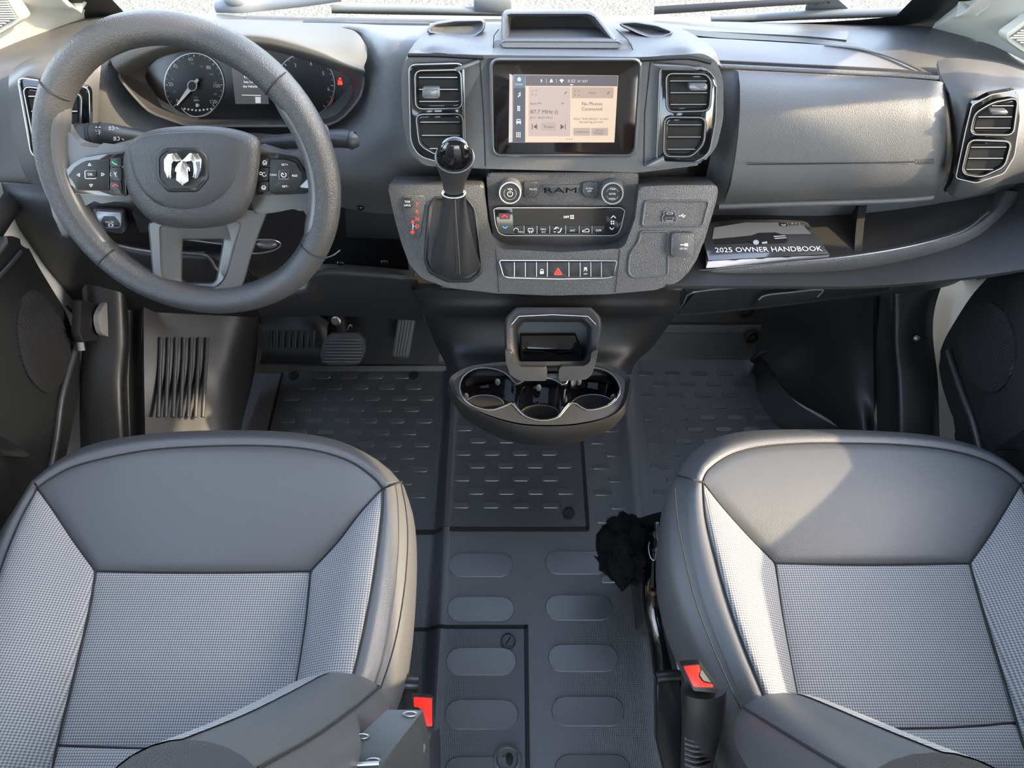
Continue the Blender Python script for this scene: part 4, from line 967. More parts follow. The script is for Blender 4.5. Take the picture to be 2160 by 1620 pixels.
# ---- instrument hood
hood_rows = [
    rowY([226, 262, 325, 420, 507, 600, 660, 730, 756, 774], [140, 85, 58, 44, 41, 46, 51, 60, 72, 100], [.985, 1.005, 1.02, 1.03, 1.03, 1.03, 1.025, 1.01, .995, .975]),
    rowY([229, 268, 326, 414, 494, 576, 636, 704, 745, 774], [132, 90, 70, 58, 53, 57, 66, 82, 98, 122], [.965, .975, .98, .985, .985, .985, .98, .97, .96, .95]),
    rowY([233, 274, 327, 408, 480, 553, 609, 676, 722, 768], [126, 99, 84, 75, 69, 71, 81, 101, 122, 140], [.945, .94, .937, .935, .935, .935, .935, .935, .935, .938]),
    rowY([238, 280, 334, 408, 482, 553, 612, 676, 727, 770], [138, 113, 94, 83, 79, 82, 94, 113, 134, 150], [.935, .93, .927, .925, .925, .925, .925, .925, .926, .932]),
    rowY([248, 288, 341, 408, 483, 553, 615, 676, 730, 768], [151, 129, 108, 97, 95, 99, 112, 129, 148, 157], [.938, .935, .933, .932, .932, .932, .932, .932, .934, .938]),
    rowY([265, 300, 350, 410, 484, 553, 612, 672, 722, 755], [165, 140, 117, 103, 100, 104, 117, 136, 155, 170], [.975, .985, .99, .995, .995, .995, .995, .99, .985, .97])]
grid('instrument_hood', hood_rows, M_hood, dash, 5, 5, .003)

# ---- instrument cluster
CL = Pl(PY(540, 185, .985), (0, -.93, .37))
cl = thing('instrument_cluster', CL.p, 'black instrument cluster with two round dials behind the steering wheel', 'gauge')
M_lens = mat('cluster_face', (.012, .012, .012), .22, spec=.6)
fo = rp([(300, 160), (330, 122), (420, 100), (560, 98), (680, 125), (742, 160), (738, 205), (708, 240), (680, 250), (400, 250), (345, 225)], 18)
plate('face', CL, fo, 0, M_lens, cl, -.004)
fo2 = rp([(240, 150), (290, 112), (408, 88), (560, 88), (690, 115), (772, 152), (764, 205), (724, 252), (690, 268), (395, 268), (312, 238), (268, 190)], 18)
ploft('bezel', CL, [(fo2, .050), (inset(fo2, 5), .048), (inset(fo2, 12), .03), (inset(fo, -2), .002), (fo, .0005)], mat('cluster_bezel', (.035, .035, .036), .45, bump=(700, .3, .0005, 'cell')), cl, 64)
M_dial = mat('dial_black', (.010, .010, .010), .35)
M_num = mat('dial_print', (.72, .72, .66), .5)
def CC(x, y): return 220 + x / 3.724, 30 + y / 3.724
def dial(cx, cy, a, b, labels, inner, needle, name):
    d = plate(name, CL, el(cx, cy, a, b, 44), .0015, M_dial, cl, .0002)
    strip('dial_ring', CL, el(cx, cy, a, b, 44), 2.2, M_edge, d, .0018, True)
    for s, x, y, h_ in labels: text('numeral', s, CL, x, y, h_, M_num, d, .0022)
    for s, x, y, h_ in inner: text('numeral', s, CL, x, y, h_, M_gprint, d, .0022)
    pol = []
    for k in range(25):
        t = radians(135 + 270 * k / 24); l = 5 if k % 4 == 0 else 2.5
        pol.append(ln((cx + cos(t) * (a - 3), cy + sin(t) * (b - 3)), (cx + cos(t) * (a - 3 - l), cy + sin(t) * (b - 3 - l)), 1.5 if k % 4 == 0 else .9))
    prints('tick_marks', CL, pol, M_num, d, .0022)
    return d
sp = dial(*CC(705, 555), 63, 67, [(s, *CC(x, y), 7.5) for s, x, y in (('20', 523, 550), ('40', 555, 408), ('60', 677, 352), ('80', 819, 418), ('100', 884, 562), ('120', 857, 687), ('0', 575, 683))],
          [(s, *CC(x, y), 4.2) for s, x, y in (('20', 550, 606), ('40', 537, 509), ('60', 555, 447), ('80', 622, 402), ('100', 692, 387), ('120', 764, 409), ('140', 841, 472), ('160', 872, 537), ('180', 872, 627))], None, 'speedometer')
text('numeral', 'km/h', CL, *CC(718, 652), 3.2, M_gprint, sp, .0022); text('numeral', 'MPH', CL, *CC(723, 677), 4.2, M_num, sp, .0022)
x0, y0 = CC(690, 562); x1, y1 = CC(565, 712); x2, y2 = CC(740, 512)
HB = Pl(CL.px(x0, y0, .008), CL.n)
nd = from_poly('needle', [CL.px(x1, y1, .007), CL.px(x0 - 5, y0 - 3, .009), CL.px(x2 - 3, y2 - 2, .009), CL.px(x2 + 1, y2 + 2, .009), CL.px(x0 + 3, y0 + 5, .009), CL.px(x1 + 2, y1 + 2, .007)], CL.n * -.001, M_num, sp)
lathe('hub', HB, 0, 0, [(.007, -.007), (.007, .001), (.0062, .002), (.0005, .002)], M_black, sp, 24); strip('hub_ring', HB, el(x0, y0, 9.5, 10.5, 24), 2.4, M_edge, sp, .0028, True)
fx, fy = CC(735, 760)
prints('fuel_scale', CL, arcp(fx, fy - 20, 38, 25, 155, 1.4, 14, 32) + [ln((fx - 30 + k * 8, fy - 4 + (3 - abs(k - 3.5)) * 1.0), (fx - 30 + k * 8 + 4, fy - 4 + (3 - abs(k - 3.5)) * 1.0), 4) for k in range(8)], M_num, sp, .0022)
prints('fuel_symbol', CL, [rect(*CC(718, 702), *CC(738, 728)), ln(CC(742, 706), CC(746, 724), 1)], M_num, sp, .0022)
tc_ = dial(*CC(1575, 560), 63, 67, [(s, *CC(x, y), 8) for s, x, y in (('4', 1622, 390), ('5', 1720, 464), ('6', 1762, 588), ('0', 1455, 690), ('1', 1405, 580), ('3', 1500, 400), ('2', 1420, 470))], [], None, 'tachometer')
strip('red_band', CL, [CC(1800, 640), CC(1790, 690), CC(1760, 725)], 3, mat('red_print', (.45, .03, .02), .5), tc_, .0024)
strip('needle', CL, [CC(1360, 602), CC(1450, 595)], 2.6, M_num, tc_, .004)
rx, ry = CC(1520, 760); prints('temperature_scale', CL, arcp(rx + 5, ry - 20, 36, 25, 155, 1.4, 12, 30) + [ln((rx - 16 + k * 8, ry - 4), (rx - 12 + k * 8, ry - 4), 4) for k in range(5)], M_num, tc_, .0022)
# centre display
ds = plate('trip_display', CL, [CC(990, 335), CC(1250, 340), CC(1292, 705), CC(1030, 705)], .0015, mat('trip_screen', (.05, .05, .052), .3, emit=((.10, .10, .105), .35)), cl, .0002)
M_scrw = mat('screen_white', (.8, .8, .8), .5, emit=((1, 1, 1), .45))
for s, x, y, h_, w_ in (('04/07/26', 1038, 350, 4.6, 25), ('P', 1126, 349, 4.8, None), ('N', 1188, 352, 4.4, None), ('Key Fob', 1138, 496, 5, 21), ('has Left', 1140, 531, 5, 23), ('the Vehicle', 1145, 567, 5, 30)):
    text('message', s, CL, *CC(x, y), h_, M_scrw, ds, .0022, w_)
strip('message_line', CL, [CC(1080, 635), CC(1230, 638)], 1, M_scrw, ds, .0022)
flat('message_icon', CL, [CC(1185, 648), CC(1228, 650), CC(1229, 698), CC(1188, 698)], mat('icon_lilac', (.5, .45, .52), .5, emit=((.6, .55, .65), .4)), ds, .0022)
x, y = CC(1852, 525)
prints('belt_warning', CL, [el(x, y - 5, 2.6, 2.6, 10), rp([(x - 5, y + 8), (x - 4, y - 1), (x + 4, y - 1), (x + 5, y + 8)], 2), ln((x - 5, y - 2), (x + 5, y + 6), 1.2)], M_glow, cl, .002)
# ================================================================== touchscreen
def T7(x, y): return 1030 + x / 6.75, 120 + y / 6.75
ts = thing('touchscreen', SCR.px(1190, 230), 'glossy black bordered touchscreen lit with a cream radio page', 'screen')
so = rp([(1038, 128), (1350, 128), (1337, 326), (1042, 326)], 15, 6)
ploft('screen_surround', SCR, [(inset(so, -7), .008), (inset(so, -6), .013), (inset(so, -2), .015), (inset(so, 1), .012)], M_satin, ts, 160)
plate('bezel', SCR, so, .0125, mat('screen_bezel', (.010, .007, .006), .07, spec=.6), ts, .004, .001)
SP = SCR.off(.0126)
def em(name, c, k=.42): return mat(name, tuple(x * .15 for x in c), .35, emit=(c, k))
dp = flat('display', SP, [T7(360, 250), T7(1850, 265), T7(1795, 1218), T7(352, 1218)], em('display_cream', (.82, .62, .47)), ts, .0003)
flat('sidebar', SP, [T7(362, 440), T7(528, 440), T7(524, 1215), T7(354, 1215)], em('display_slate', (.055, .065, .095)), dp, .0006)
flat('home_tab', SP, [T7(366, 255), T7(528, 255), T7(526, 440), T7(364, 440)], em('display_blue', (.10, .17, .24)), dp, .0006)
flat('status_bar', SP, [T7(530, 258), T7(1845, 268), T7(1838, 418), T7(530, 412)], em('display_grey', (.12, .10, .115)), dp, .0006)
flat('radio_card', SP, [T7(580, 425), T7(1170, 430), T7(1165, 1130), T7(570, 1130)], em('display_pinkgrey', (.58, .44, .39)), dp, .0006)
flat('phone_header', SP, [T7(1190, 430), T7(1785, 435), T7(1780, 588), T7(1188, 588)], em('display_tan', (.50, .36, .28)), dp, .0006)
for a in ((750, 935, 965, 1050), (1210, 1012, 1450, 1122), (1465, 1012, 1705, 1122)):
    flat('button_field', SP, rp([T7(a[0], a[1]), T7(a[2], a[1]), T7(a[2], a[3]), T7(a[0], a[3])], 2), em('display_button', (.56, .42, .31) if a[0] > 1000 else (.5, .38, .32)), dp, .0008)
M_sd = mat('screen_dark', (.03, .025, .025), .5, emit=((.05, .035, .03), 1)); M_sw = em('screen_light', (.85, .80, .74))
for s, x, y, h_, w_, m_, nm in (('Home', 437, 388, 4.4, 14, M_sw, 'caption'), ('3:22', 1185, 343, 6, 16, M_sw, 'clock'), ('41\u00b0 EXT', 1343, 346, 5, 22, M_sw, 'caption'), ('Radio FM', 677, 664, 4.2, 23, M_sd, 'caption'), ('87.7 MHz ()', 795, 790, 8, 58, M_sd, 'caption'),
                            ('87.7 - MeTV FM ()', 755, 872, 4.6, 47, M_sd, 'caption'), ('Presets', 861, 995, 4.6, 20, M_sd, 'caption'), ('Phone', 1483, 512, 4.2, 15, M_sd, 'caption'), ('No Phones', 1480, 667, 7, 43, M_sd, 'caption'),
                            ('Connected', 1475, 740, 7, 43, M_sd, 'caption'), ('Select "Add devices" to start', 1465, 880, 4.3, 74, M_sd, 'caption'), ('the pairing process', 1463, 930, 4.3, 50, M_sd, 'caption'), ('+ Add Device', 1333, 1068, 4, 30, M_sd, 'caption'),
                            ('Device', 1585, 1047, 4, 16, M_sd, 'caption'), ('Manager', 1580, 1088, 4, 21, M_sd, 'caption')):
    text(nm, s, SP, *T7(x, y), h_, m_, dp, .0011, w_)
I = lambda *ps: [T7(*p) for p in ps]
prints('home_icon', SP, [I((405, 318), (440, 283), (475, 318)), I((418, 318), (462, 318), (462, 345), (418, 345))], M_sw, dp, .0011)
prints('music_icon', SP, [I((432, 520), (440, 515), (440, 570), (432, 570)), I((440, 512), (460, 500), (460, 520), (440, 530)), I((452, 505), (460, 505), (460, 555), (452, 555)), [V(T7(428 + 10 * cos(t), 565 + 9 * sin(t))) for t in [k * pi / 5 for k in range(10)]], [V(T7(449 + 10 * cos(t), 552 + 9 * sin(t))) for t in [k * pi / 5 for k in range(10)]]], M_sw, dp, .0011)
prints('phone_icon', SP, [I((413, 696), (452, 696), (452, 708), (413, 708)), I((413, 756), (452, 756), (452, 770), (413, 770)), I((413, 696), (422, 696), (422, 770), (413, 770)), I((443, 696), (452, 696), (452, 770), (443, 770)), I((428, 712), (438, 712), (438, 750), (428, 750))], M_sw, dp, .0011)
prints('vehicle_icon', SP, [I((405, 886), (458, 886), (462, 898), (402, 898)), I((398, 915), (466, 915), (466, 945), (398, 945)), I((402, 945), (414, 945), (414, 960), (402, 960)), I((450, 945), (462, 945), (462, 960), (450, 960)), I((402, 898), (410, 898), (410, 915), (402, 915)), I((454, 898), (462, 898), (462, 915), (454, 915))], M_sw, dp, .0011)
prints('apps_icon', SP, [I((397 + a * 24, 1073 + b * 26), (413 + a * 24, 1073 + b * 26), (413 + a * 24, 1092 + b * 26), (397 + a * 24, 1092 + b * 26)) for a in range(3) for b in range(3)], M_sw, dp, .0011)
prints('status_icons', SP, [I((825, 310), (829, 310), (829, 372), (825, 372)), I((969, 310), (973, 310), (973, 372), (969, 372)), I((870, 360), (925, 360), (912, 335), (906, 315), (890, 315), (884, 335)), I((890, 364), (905, 364), (898, 374)), I((1012, 330), (1045, 312), (1078, 330), (1045, 372)), I((745, 320), (762, 320), (768, 345), (755, 368), (748, 350)), I((1160, 390), (1210, 390), (1200, 405), (1170, 405))], M_sw, dp, .0011)
for cx, cy in ((655, 510), (1263, 512)):
    prints('expand_icon', SP, [I((cx + sx * 34, cy + sy * 34), (cx + sx * 14, cy + sy * 34), (cx + sx * 14, cy + sy * 29), (cx + sx * 34, cy + sy * 29)) for sx in (-1, 1) for sy in (-1, 1)] + [I((cx + sx * 34, cy + sy * 34), (cx + sx * 29, cy + sy * 34), (cx + sx * 29, cy + sy * 14), (cx + sx * 34, cy + sy * 14)) for sx in (-1, 1) for sy in (-1, 1)], M_sd, dp, .0011)
prints('edit_icon', SP, [I((1080, 525), (1112, 490), (1122, 498), (1090, 533))], M_sd, dp, .0011); prints('edit_icon', SP, [I((1688, 527), (1720, 492), (1730, 500), (1698, 535))], M_sd, dp, .0011)
prints('chevron_icon', SP, [I((1038, 655), (1045, 650), (1057, 668), (1056, 680)), I((1076, 655), (1069, 650), (1057, 668), (1056, 680))], M_sd, dp, .0011)
prints('skip_icons', SP, [I((622, 955), (632, 955), (632, 1035), (622, 1035)), I((695, 955), (695, 1032), (642, 994)), I((1092, 955), (1102, 955), (1102, 1035), (1092, 1035)), I((1028, 958), (1028, 1035), (1082, 996))], M_sd, dp, .0011)
prints('page_dots', SP, [[V(T7(cx + 7 * cos(t), 1171 + 7 * sin(t))) for t in [k * pi / 4 for k in range(8)]] for cx in (1120, 1152, 1186)], M_sd, dp, .0011)
flat('edge_reflection', SP, [T7(302, 240), T7(350, 260), T7(345, 1215), T7(290, 1220)], mat('painted_reflection', (.45, .36, .33), .3), ts, .0003)  # pale strip painted as the reflection along the left of the display

# ================================================================== radio and climate panel
RP = SCR.off(.004)
rc = thing('climate_panel', RP.px(1180, 440), 'textured grey panel with two knobs and a black climate strip below the touchscreen', 'control panel')
plate('panel', RP, rp([(1026, 364), (1348, 364), (1343, 430), (1326, 512), (1300, 522), (1065, 520), (1042, 508), (1030, 430)], 10), 0, M_mid, rc, -.06, .004)
def K3(x, y): return 800 + x / 2.919, 270 + y / 2.919
plate('badge_recess', RP, rp([K3(1000, 350), K3(1240, 350), K3(1215, 405), K3(1130, 420), K3(1050, 418)], 4), .0015, M_mid, rc, 0, .001)
text('embossed_name', 'RAM', RP, *K3(1115, 384), 11, mat('badge_dark', (.004, .004, .004), .9, spec=.1), rc, .0042, 68)
def knob(cx, cy, r, top, name):
    P = RP.px(cx, cy, .016); pl = Pl(P, RP.n); k = pl.dep(cx, cy) / F; R_ = r * k
    o = lathe(name, pl, 0, 0, [(R_ * 1.06, -.016), (R_ * 1.04, -.006), (R_ * 1.0, -.001), (R_ * .96, .001), (R_ * .88, .0014), (R_ * .84, -.0005)], M_satin, rc, 36)
    lathe('cap', pl, 0, 0, [(R_ * .84, -.001), (R_ * .82, .0006), (.0005, .0008)], M_black, o, 32)
    strip('rim', pl, el(cx, cy, r * .92, r * .92, 40), 2.6, M_edge, o, .0018, True)
    return o, pl
k1, kp = knob(1076, 407, 24, .02, 'volume_knob')
text('caption', 'VOL', kp, 1076, 399, 4, M_wprint, k1, .0012, 11); prints('power_icon', kp, arcp(1076, 409, 5.5, -60, 240, 1.1, 12) + [ln((1076, 402), (1076, 408), 1.1)], M_wprint, k1, .0012)
prints('ring_print', kp, arcp(1076, 408, 13, -40, 220, .7, 20), M_gprint, k1, .0012)
k2, kp = knob(1292, 408, 24, .02, 'tune_knob')
for s, y, w_ in (('TUNE', 399, 12), ('ENTER', 409, 14), ('SCROLL', 419, 14)): text('caption', s, kp, 1292, y, 3.2, M_wprint, k2, .0012, w_)
prints('ring_print', kp, arcp(1292, 409, 13, 200, 340, .7, 12) + arcp(1292, 409, 13, 20, 160, .7, 12), M_gprint, k2, .0012)
for pix, cap in (([K3(892, 330), K3(970, 332), K3(985, 352), K3(982, 400), K3(960, 425), K3(895, 425)], ['MUTE']), ([K3(1262, 334), K3(1345, 334), K3(1345, 395), K3(1335, 428), K3(1270, 424), K3(1252, 400), K3(1252, 350)], ['SCREEN', 'OFF'])):
    b = plate('button', RP, rp(pix, 3), .004, M_mid, rc, 0, .0012)
    cx = sum(p[0] for p in pix) / len(pix); cy = sum(p[1] for p in pix) / len(pix)
    strip('button_gap', RP, rp(pix, 3), 2, M_hole, b, .0006, True)
    for i, s in enumerate(cap): text('caption', s, RP, cx, cy + (i - (len(cap) - 1) / 2) * 5.5, 3.6, M_wprint, b, .0048, 15 if s != 'OFF' else 9)
# climate strip
co = rp([K3(705, 500), K3(730, 490), K3(1490, 490), K3(1512, 510), K3(1490, 610), K3(1470, 650), K3(1440, 662), K3(770, 662), K3(735, 645), K3(715, 590)], 4)
cs = plate('climate_strip', RP, co, .006, M_gloss, rc, 0, .0025)
strip('strip_edge', RP, co, 1.6, M_edge, cs, .0065, True)
CP = RP.off(.0062)
plate('window', CP, [K3(818, 500), K3(1400, 500), K3(1395, 598), K3(825, 598)], .0008, mat('display_black', (.006, .006, .007), .12), cs, -.002)
text('caption', 'OFF', CP, *K3(1152, 548), 4.6, M_scrw, cs, .0014, 12)
x, y = K3(1187, 548); fan = lambda x, y: [el(x + a * 2.2, y + b * 2.4, 1.7, 1.9, 8) for a in (-1, 1) for b in (-1, 1)]
prints('fan_icon', CP, fan(x, y), M_scrw, cs, .0014)
bx = [822, 892, 972, 1050, 1148, 1232, 1310, 1392]
for i in range(7):
    pix = [K3(bx[i] + 2, 602), K3(bx[i + 1] - 3, 602), K3(bx[i + 1] - 4 if i < 6 else 1378, 650), K3(bx[i] + (3 if i else 14), 650)]
    b = plate('climate_button', CP, pix, .0012, M_black, cs, -.002, .0006)
    cx, cy = K3((bx[i] + bx[i + 1]) / 2, 631)
    if i == 0: text('caption', 'MAX', CP, cx + 5, cy + 3, 3.4, M_wprint, b, .0018); prints('icon', CP, arcp(cx - 5, cy, 5, 180, 360, 1.2, 8), M_wprint, b, .0018)
    elif i == 1: prints('icon', CP, [ln((cx - 5, cy - 4), (cx + 5, cy - 4), 1.1), ln((cx - 5, cy + 3), (cx + 5, cy + 3), 1.1), ln((cx - 5, cy - 4), (cx - 5, cy + 3), 1.1), ln((cx + 5, cy - 4), (cx + 5, cy + 3), 1.1), ln((cx - 2, cy + 6), (cx - 2, cy), 1), ln((cx + 2, cy + 6), (cx + 2, cy), 1)], M_wprint, b, .0018)
    elif i == 2: text('caption', 'MAX', CP, cx, cy - 2.5, 3.6, M_wprint, b, .0018, 11); text('caption', 'A/C', CP, cx, cy + 3.2, 3.6, M_wprint, b, .0018, 9)
    elif i == 3: prints('icon', CP, [ln((cx - 8, cy - 3), (cx - 2, cy - 5), 1.5), ln((cx, cy + 4), (cx + 5, cy + 3), 2), ln((cx + 5, cy + 3), (cx + 8, cy - 5), 2), ln((cx - 9, cy + 3), (cx - 4, cy + 3), 1.2)] + arcp(cx - 2, cy - 3, 4, 180, 350, 1.2, 6), M_wprint, b, .0018)
    elif i == 4: text('caption', 'A/C', CP, cx, cy, 4.4, M_wprint, b, .0018, 11)
    elif i == 5: prints('icon', CP, [ln((cx - 7, cy + 3), (cx + 7, cy + 3), 1.3), ln((cx - 7, cy + 3), (cx - 6, cy), 1.3), ln((cx - 6, cy), (cx - 1, cy - 1), 1.2), ln((cx - 1, cy - 1), (cx + 2, cy - 4), 1.2), ln((cx + 2, cy - 4), (cx + 7, cy - 2), 1.2), ln((cx + 7, cy - 2), (cx + 7, cy + 3), 1.2)], M_wprint, b, .0018)
    else: text('caption', 'OFF', CP, cx, cy, 4.4, M_wprint, b, .0018, 12)
    if i: strip('divider', CP, [K3(bx[i], 602), K3(bx[i], 650)], 1.1, M_edge, cs, .002)
prints('warmer_arrow', CP, [ln(K3(755, 550), K3(772, 536), 1.8), ln(K3(772, 536), K3(790, 550), 1.8)], M_glow, cs, .0012)
flat('warmer_field', CP, [K3(735, 525), K3(805, 525), K3(805, 562), K3(740, 562)], mat('red_field', (.10, .02, .02), .3), cs, .0008)
prints('cooler_arrow', CP, [ln(K3(760, 604), K3(775, 618), 2), ln(K3(775, 618), K3(790, 604), 2)], mat('blue_backlight', (.02, .1, .5), .5, emit=((.03, .25, 1), 1.2)), cs, .0012)
prints('fan_up', CP, [ln(K3(1428, 555), K3(1442, 540), 1.8), ln(K3(1442, 540), K3(1456, 555), 1.8)], M_wprint, cs, .0012); prints('fan_down', CP, [ln(K3(1418, 612), K3(1432, 626), 1.8), ln(K3(1432, 626), K3(1446, 612), 1.8)], M_wprint, cs, .0012)
prints('fan_icon', CP, fan(*K3(1436, 582)), M_wprint, cs, .0012)

# ================================================================== lower console
S2 = Pl(PY(1180, 575, .745), (0, -.894, .447))
ct = thing('center_console', (.07, .76, 0), 'dark grey centre console with cup tray standing below the touchscreen', 'console')
outer = [K3(*p) for p in ((50, 350), (300, 350), (640, 348), (655, 480), (668, 600), (690, 690), (740, 742), (820, 762), (1120, 766), (1430, 758), (1500, 735), (1545, 680), (1575, 560), (1590, 440), (1600, 362), (1800, 352), (2092, 352), (2080, 430), (2040, 570), (2000, 700), (1960, 810), (1910, 890), (1840, 950), (1700, 998), (1400, 1024), (1060, 1032), (720, 1018), (420, 984), (270, 930), (190, 850), (140, 720), (95, 560))]
rr = [8, 0, 8, 0, 0, 0, 10, 0, 0, 0, 10, 0, 0, 0, 8, 0, 14, 0, 0, 0, 0, 0, 10, 10, 0, 0, 0, 10, 10, 8, 0, 0]
plate('shifter_panel', S2, rp(outer, rr), .004, M_mid, ct, -.055, .006, 0, 3)
# wells let into the panel are built as raised rims with a floor
SP2 = S2.off(.0045)
def well(name, pix, m, depth=.006, rim=3, r=6):
    q = rp([K3(*p) for p in pix], r)
    o = ploft(name, SP2, [(inset(q, -rim), 0), (inset(q, -rim * .6), .0022), (q, .0024), (inset(q, 2), .0004)], M_dash, ct, 110)
    flat('floor', SP2, inset(q, 1.5), m, o, .0006)
    return o
well('usb_recess', ((1640, 452), (2030, 452), (1990, 602), (1620, 602)), M_mid)
well('phone_pocket', ((1612, 640), (1780, 640), (1776, 905), (1560, 918), (1535, 890), (1545, 780), (1600, 700)), M_mid)
us = sub('usb_socket', ct, SP2.px(*K3(1788, 540)))
o = plate('frame', SP2, rp([K3(*p) for p in ((1752, 512), (1822, 512), (1822, 535), (1834, 548), (1828, 578), (1748, 578), (1742, 548), (1754, 535))], 2), .0026, M_black, us, 0, .0008)
strip('outline', SP2, rp([K3(*p) for p in ((1752, 512), (1822, 512), (1822, 535), (1834, 548), (1828, 578), (1748, 578), (1742, 548), (1754, 535))], 2), 1.4, M_edge, us, .003, True)
flat('port', SP2, [K3(*p) for p in ((1762, 552), (1812, 552), (1810, 572), (1764, 572))], M_edge, us, .0031); flat('port', SP2, [K3(*p) for p in ((1766, 555), (1808, 555), (1806, 566), (1768, 566))], M_hole, us, .0034)
flat('port', SP2, rp([K3(*p) for p in ((1768, 520), (1808, 520), (1808, 532), (1768, 532))], 1.5), M_gprint, us, .0031); flat('port', SP2, [K3(*p) for p in ((1773, 523), (1803, 523), (1803, 529), (1773, 529))], M_hole, us, .0034)
x, y = K3(1866, 541); prints('usb_icon', SP2, [ln((x - 6, y), (x + 6, y), 1), el(x - 6, y, 1.6, 1.6, 8), [(x + 4, y - 1.6), (x + 7.5, y), (x + 4, y + 1.6)], ln((x - 3, y), (x, y - 3), .9), ln((x - 1, y), (x + 2, y + 3), .9), rect(x - .5, y - 4.2, x + 2, y - 2.2), el(x + 3, y + 3, 1.2, 1.2, 8)], M_wprint, us, .0012)
pw = plate('power_socket_cap', SP2, rp([K3(1802, 648), K3(1942, 648), K3(1936, 802), K3(1796, 796)], 7), .009, M_mid, ct, 0, .003)
strip('cap_edge', SP2, rp([K3(1790, 640), K3(1940, 642), K3(1790, 650), K3(1786, 790)], 3), 1, M_satin, pw, .0014)
x, y = K3(1876, 719); prints('plug_icon', SP2, [ln((x - 8, y), (x + 2, y), 2), rp(rect(x + 1, y - 3, x + 9, y + 3), 1.5)], M_wprint, pw, .0096); text('caption', '12V DC', SP2, *K3(1874, 743), 3.6, M_wprint, pw, .0096, 16)
# gear indicator
gi = plate('gear_indicator', SP2, rp([K3(*p) for p in ((135, 440), (160, 412), (270, 412), (285, 440), (262, 580), (252, 660), (230, 682), (200, 665), (165, 560))], 4), .0012, M_mid, ct, -.001, .0008)
plate('tow_button', SP2, rp([K3(*p) for p in ((148, 432), (206, 436), (202, 495), (158, 490))], 4), .004, M_black, gi, .0005, .0015)
text('caption', 'TOW', SP2, *K3(173, 454), 4.4, M_wprint, gi, .0046, 12); text('caption', 'HAUL', SP2, *K3(174, 476), 4.4, M_wprint, gi, .0046, 14)
for s, x, y in (('P', 235, 470), ('R', 234, 515), ('N', 234, 560), ('D', 234, 606)): text('gear_letter', s, SP2, *K3(x, y), 7.5, M_glow, gi, .0018)
text('gear_letter', '+', SP2, *K3(206, 578), 5, M_glow, gi, .0018); text('gear_letter', '-', SP2, *K3(206, 642), 6, M_glow, gi, .0018)
prints('gear_line', SP2, [ln(K3(207, 586), K3(207, 626), 1.4), ln(K3(207, 605), K3(217, 605), 1.4), el(*K3(206, 578), 2.6, 2, 8), el(*K3(205, 642), 3, 3, 8)][:2], M_wprint, gi, .0018)
prints('gear_dots', SP2, arcp(*K3(206, 578), 2.6, 0, 360, 1, 10) + arcp(*K3(205, 642), 3, 0, 360, 1.4, 10), M_glow, gi, .0018)
# switch row
bk = [748, 832, 900, 968, 1035, 1168, 1237, 1303, 1368, 1460]
sb = sub('switch_row', ct, SP2.px(1177, 570))
so_ = rp([K3(738, 815), K3(1466, 818), K3(1440, 915), K3(1400, 924), K3(1100, 930), K3(800, 922), K3(765, 912)], 6)
plate('frame', SP2, so_, .0012, M_black, sb, -.002, .0008); strip('frame_edge', SP2, so_, 1.6, M_edge, sb, .0014, True)
for i in range(9):
    a, b = bk[i] + 2, bk[i + 1] - 2
    pix = [K3(a, 828), K3(b, 828), K3(b - (14 if i == 8 else 0), 914), K3(a + (18 if i == 0 else 0), 914)]
    w = plate('switch', SP2, rp(pix, 2), .004, M_black, sb, .0008, .0012)
    cx, cy = K3((a + b) / 2, 884)
    if i == 3: prints('icon', SP2, [rp(rect(cx - 4, cy - 1, cx + 4, cy + 5), 1), ] + arcp(cx, cy - 2, 3, 180, 360, 1.2, 8), M_wprint, sb, .0046)
    if i == 4:
        t_ = [(cx, cy - 7), (cx + 7.5, cy + 6), (cx - 7.5, cy + 6)]
        prints('hazard_icon', SP2, [ln(t_[0], t_[1], 2.2), ln(t_[1], t_[2], 2.2), ln(t_[2], t_[0], 2.2)] + [[(cx, cy - 1), (cx + 2.5, cy + 3.4), (cx - 2.5, cy + 3.4)]], M_glow, sb, .0046)
    if i == 6: text('caption', 'OFF', SP2, cx, cy + 5, 3, M_wprint, sb, .0046); prints('icon', SP2, [rect(cx - 3, cy - 9, cx + 3, cy - 4), ln((cx - 4, cy - 1), (cx - 1, cy - 3), 1), ln((cx + 1, cy - 1), (cx + 4, cy - 3), 1)], M_wprint, sb, .0046)
    if i: strip('divider', SP2, [K3(bk[i], 826), K3(bk[i], 916)], 1.2, M_edge, sb, .0046)
for a in ([K3(716, 745), K3(736, 1012)], [K3(1482, 745), K3(1452, 1012)]): strip('panel_gap', SP2, a, 1.6, M_hole, ct, .0006)
# stack below the panel, flowing into the cup tray
ed = [(868, 1460, 612, .742), (876, 1450, 630, .742), (884, 1440, 648, .738), (890, 1430, 660, .745), (897, 1420, 672, .768), (920, 1378, 730, .748), (938, 1342, 764, .716), (944, 1331, 790, .690)]
fr_ = [0, .05, .14, .32, .5, .68, .86, .95, 1]; dy = [.055, .018, .004, 0, 0, 0, .004, .018, .055]
grid('stack_face', [[PY(l + (r - l) * f, y - (4 if 0 < j < 4 else 0) * 0, Y + d_) for f, d_ in zip(fr_, dy)] for j, (l, r, y, Y) in enumerate(ed)], M_cdark, ct, 5, 5, .004)
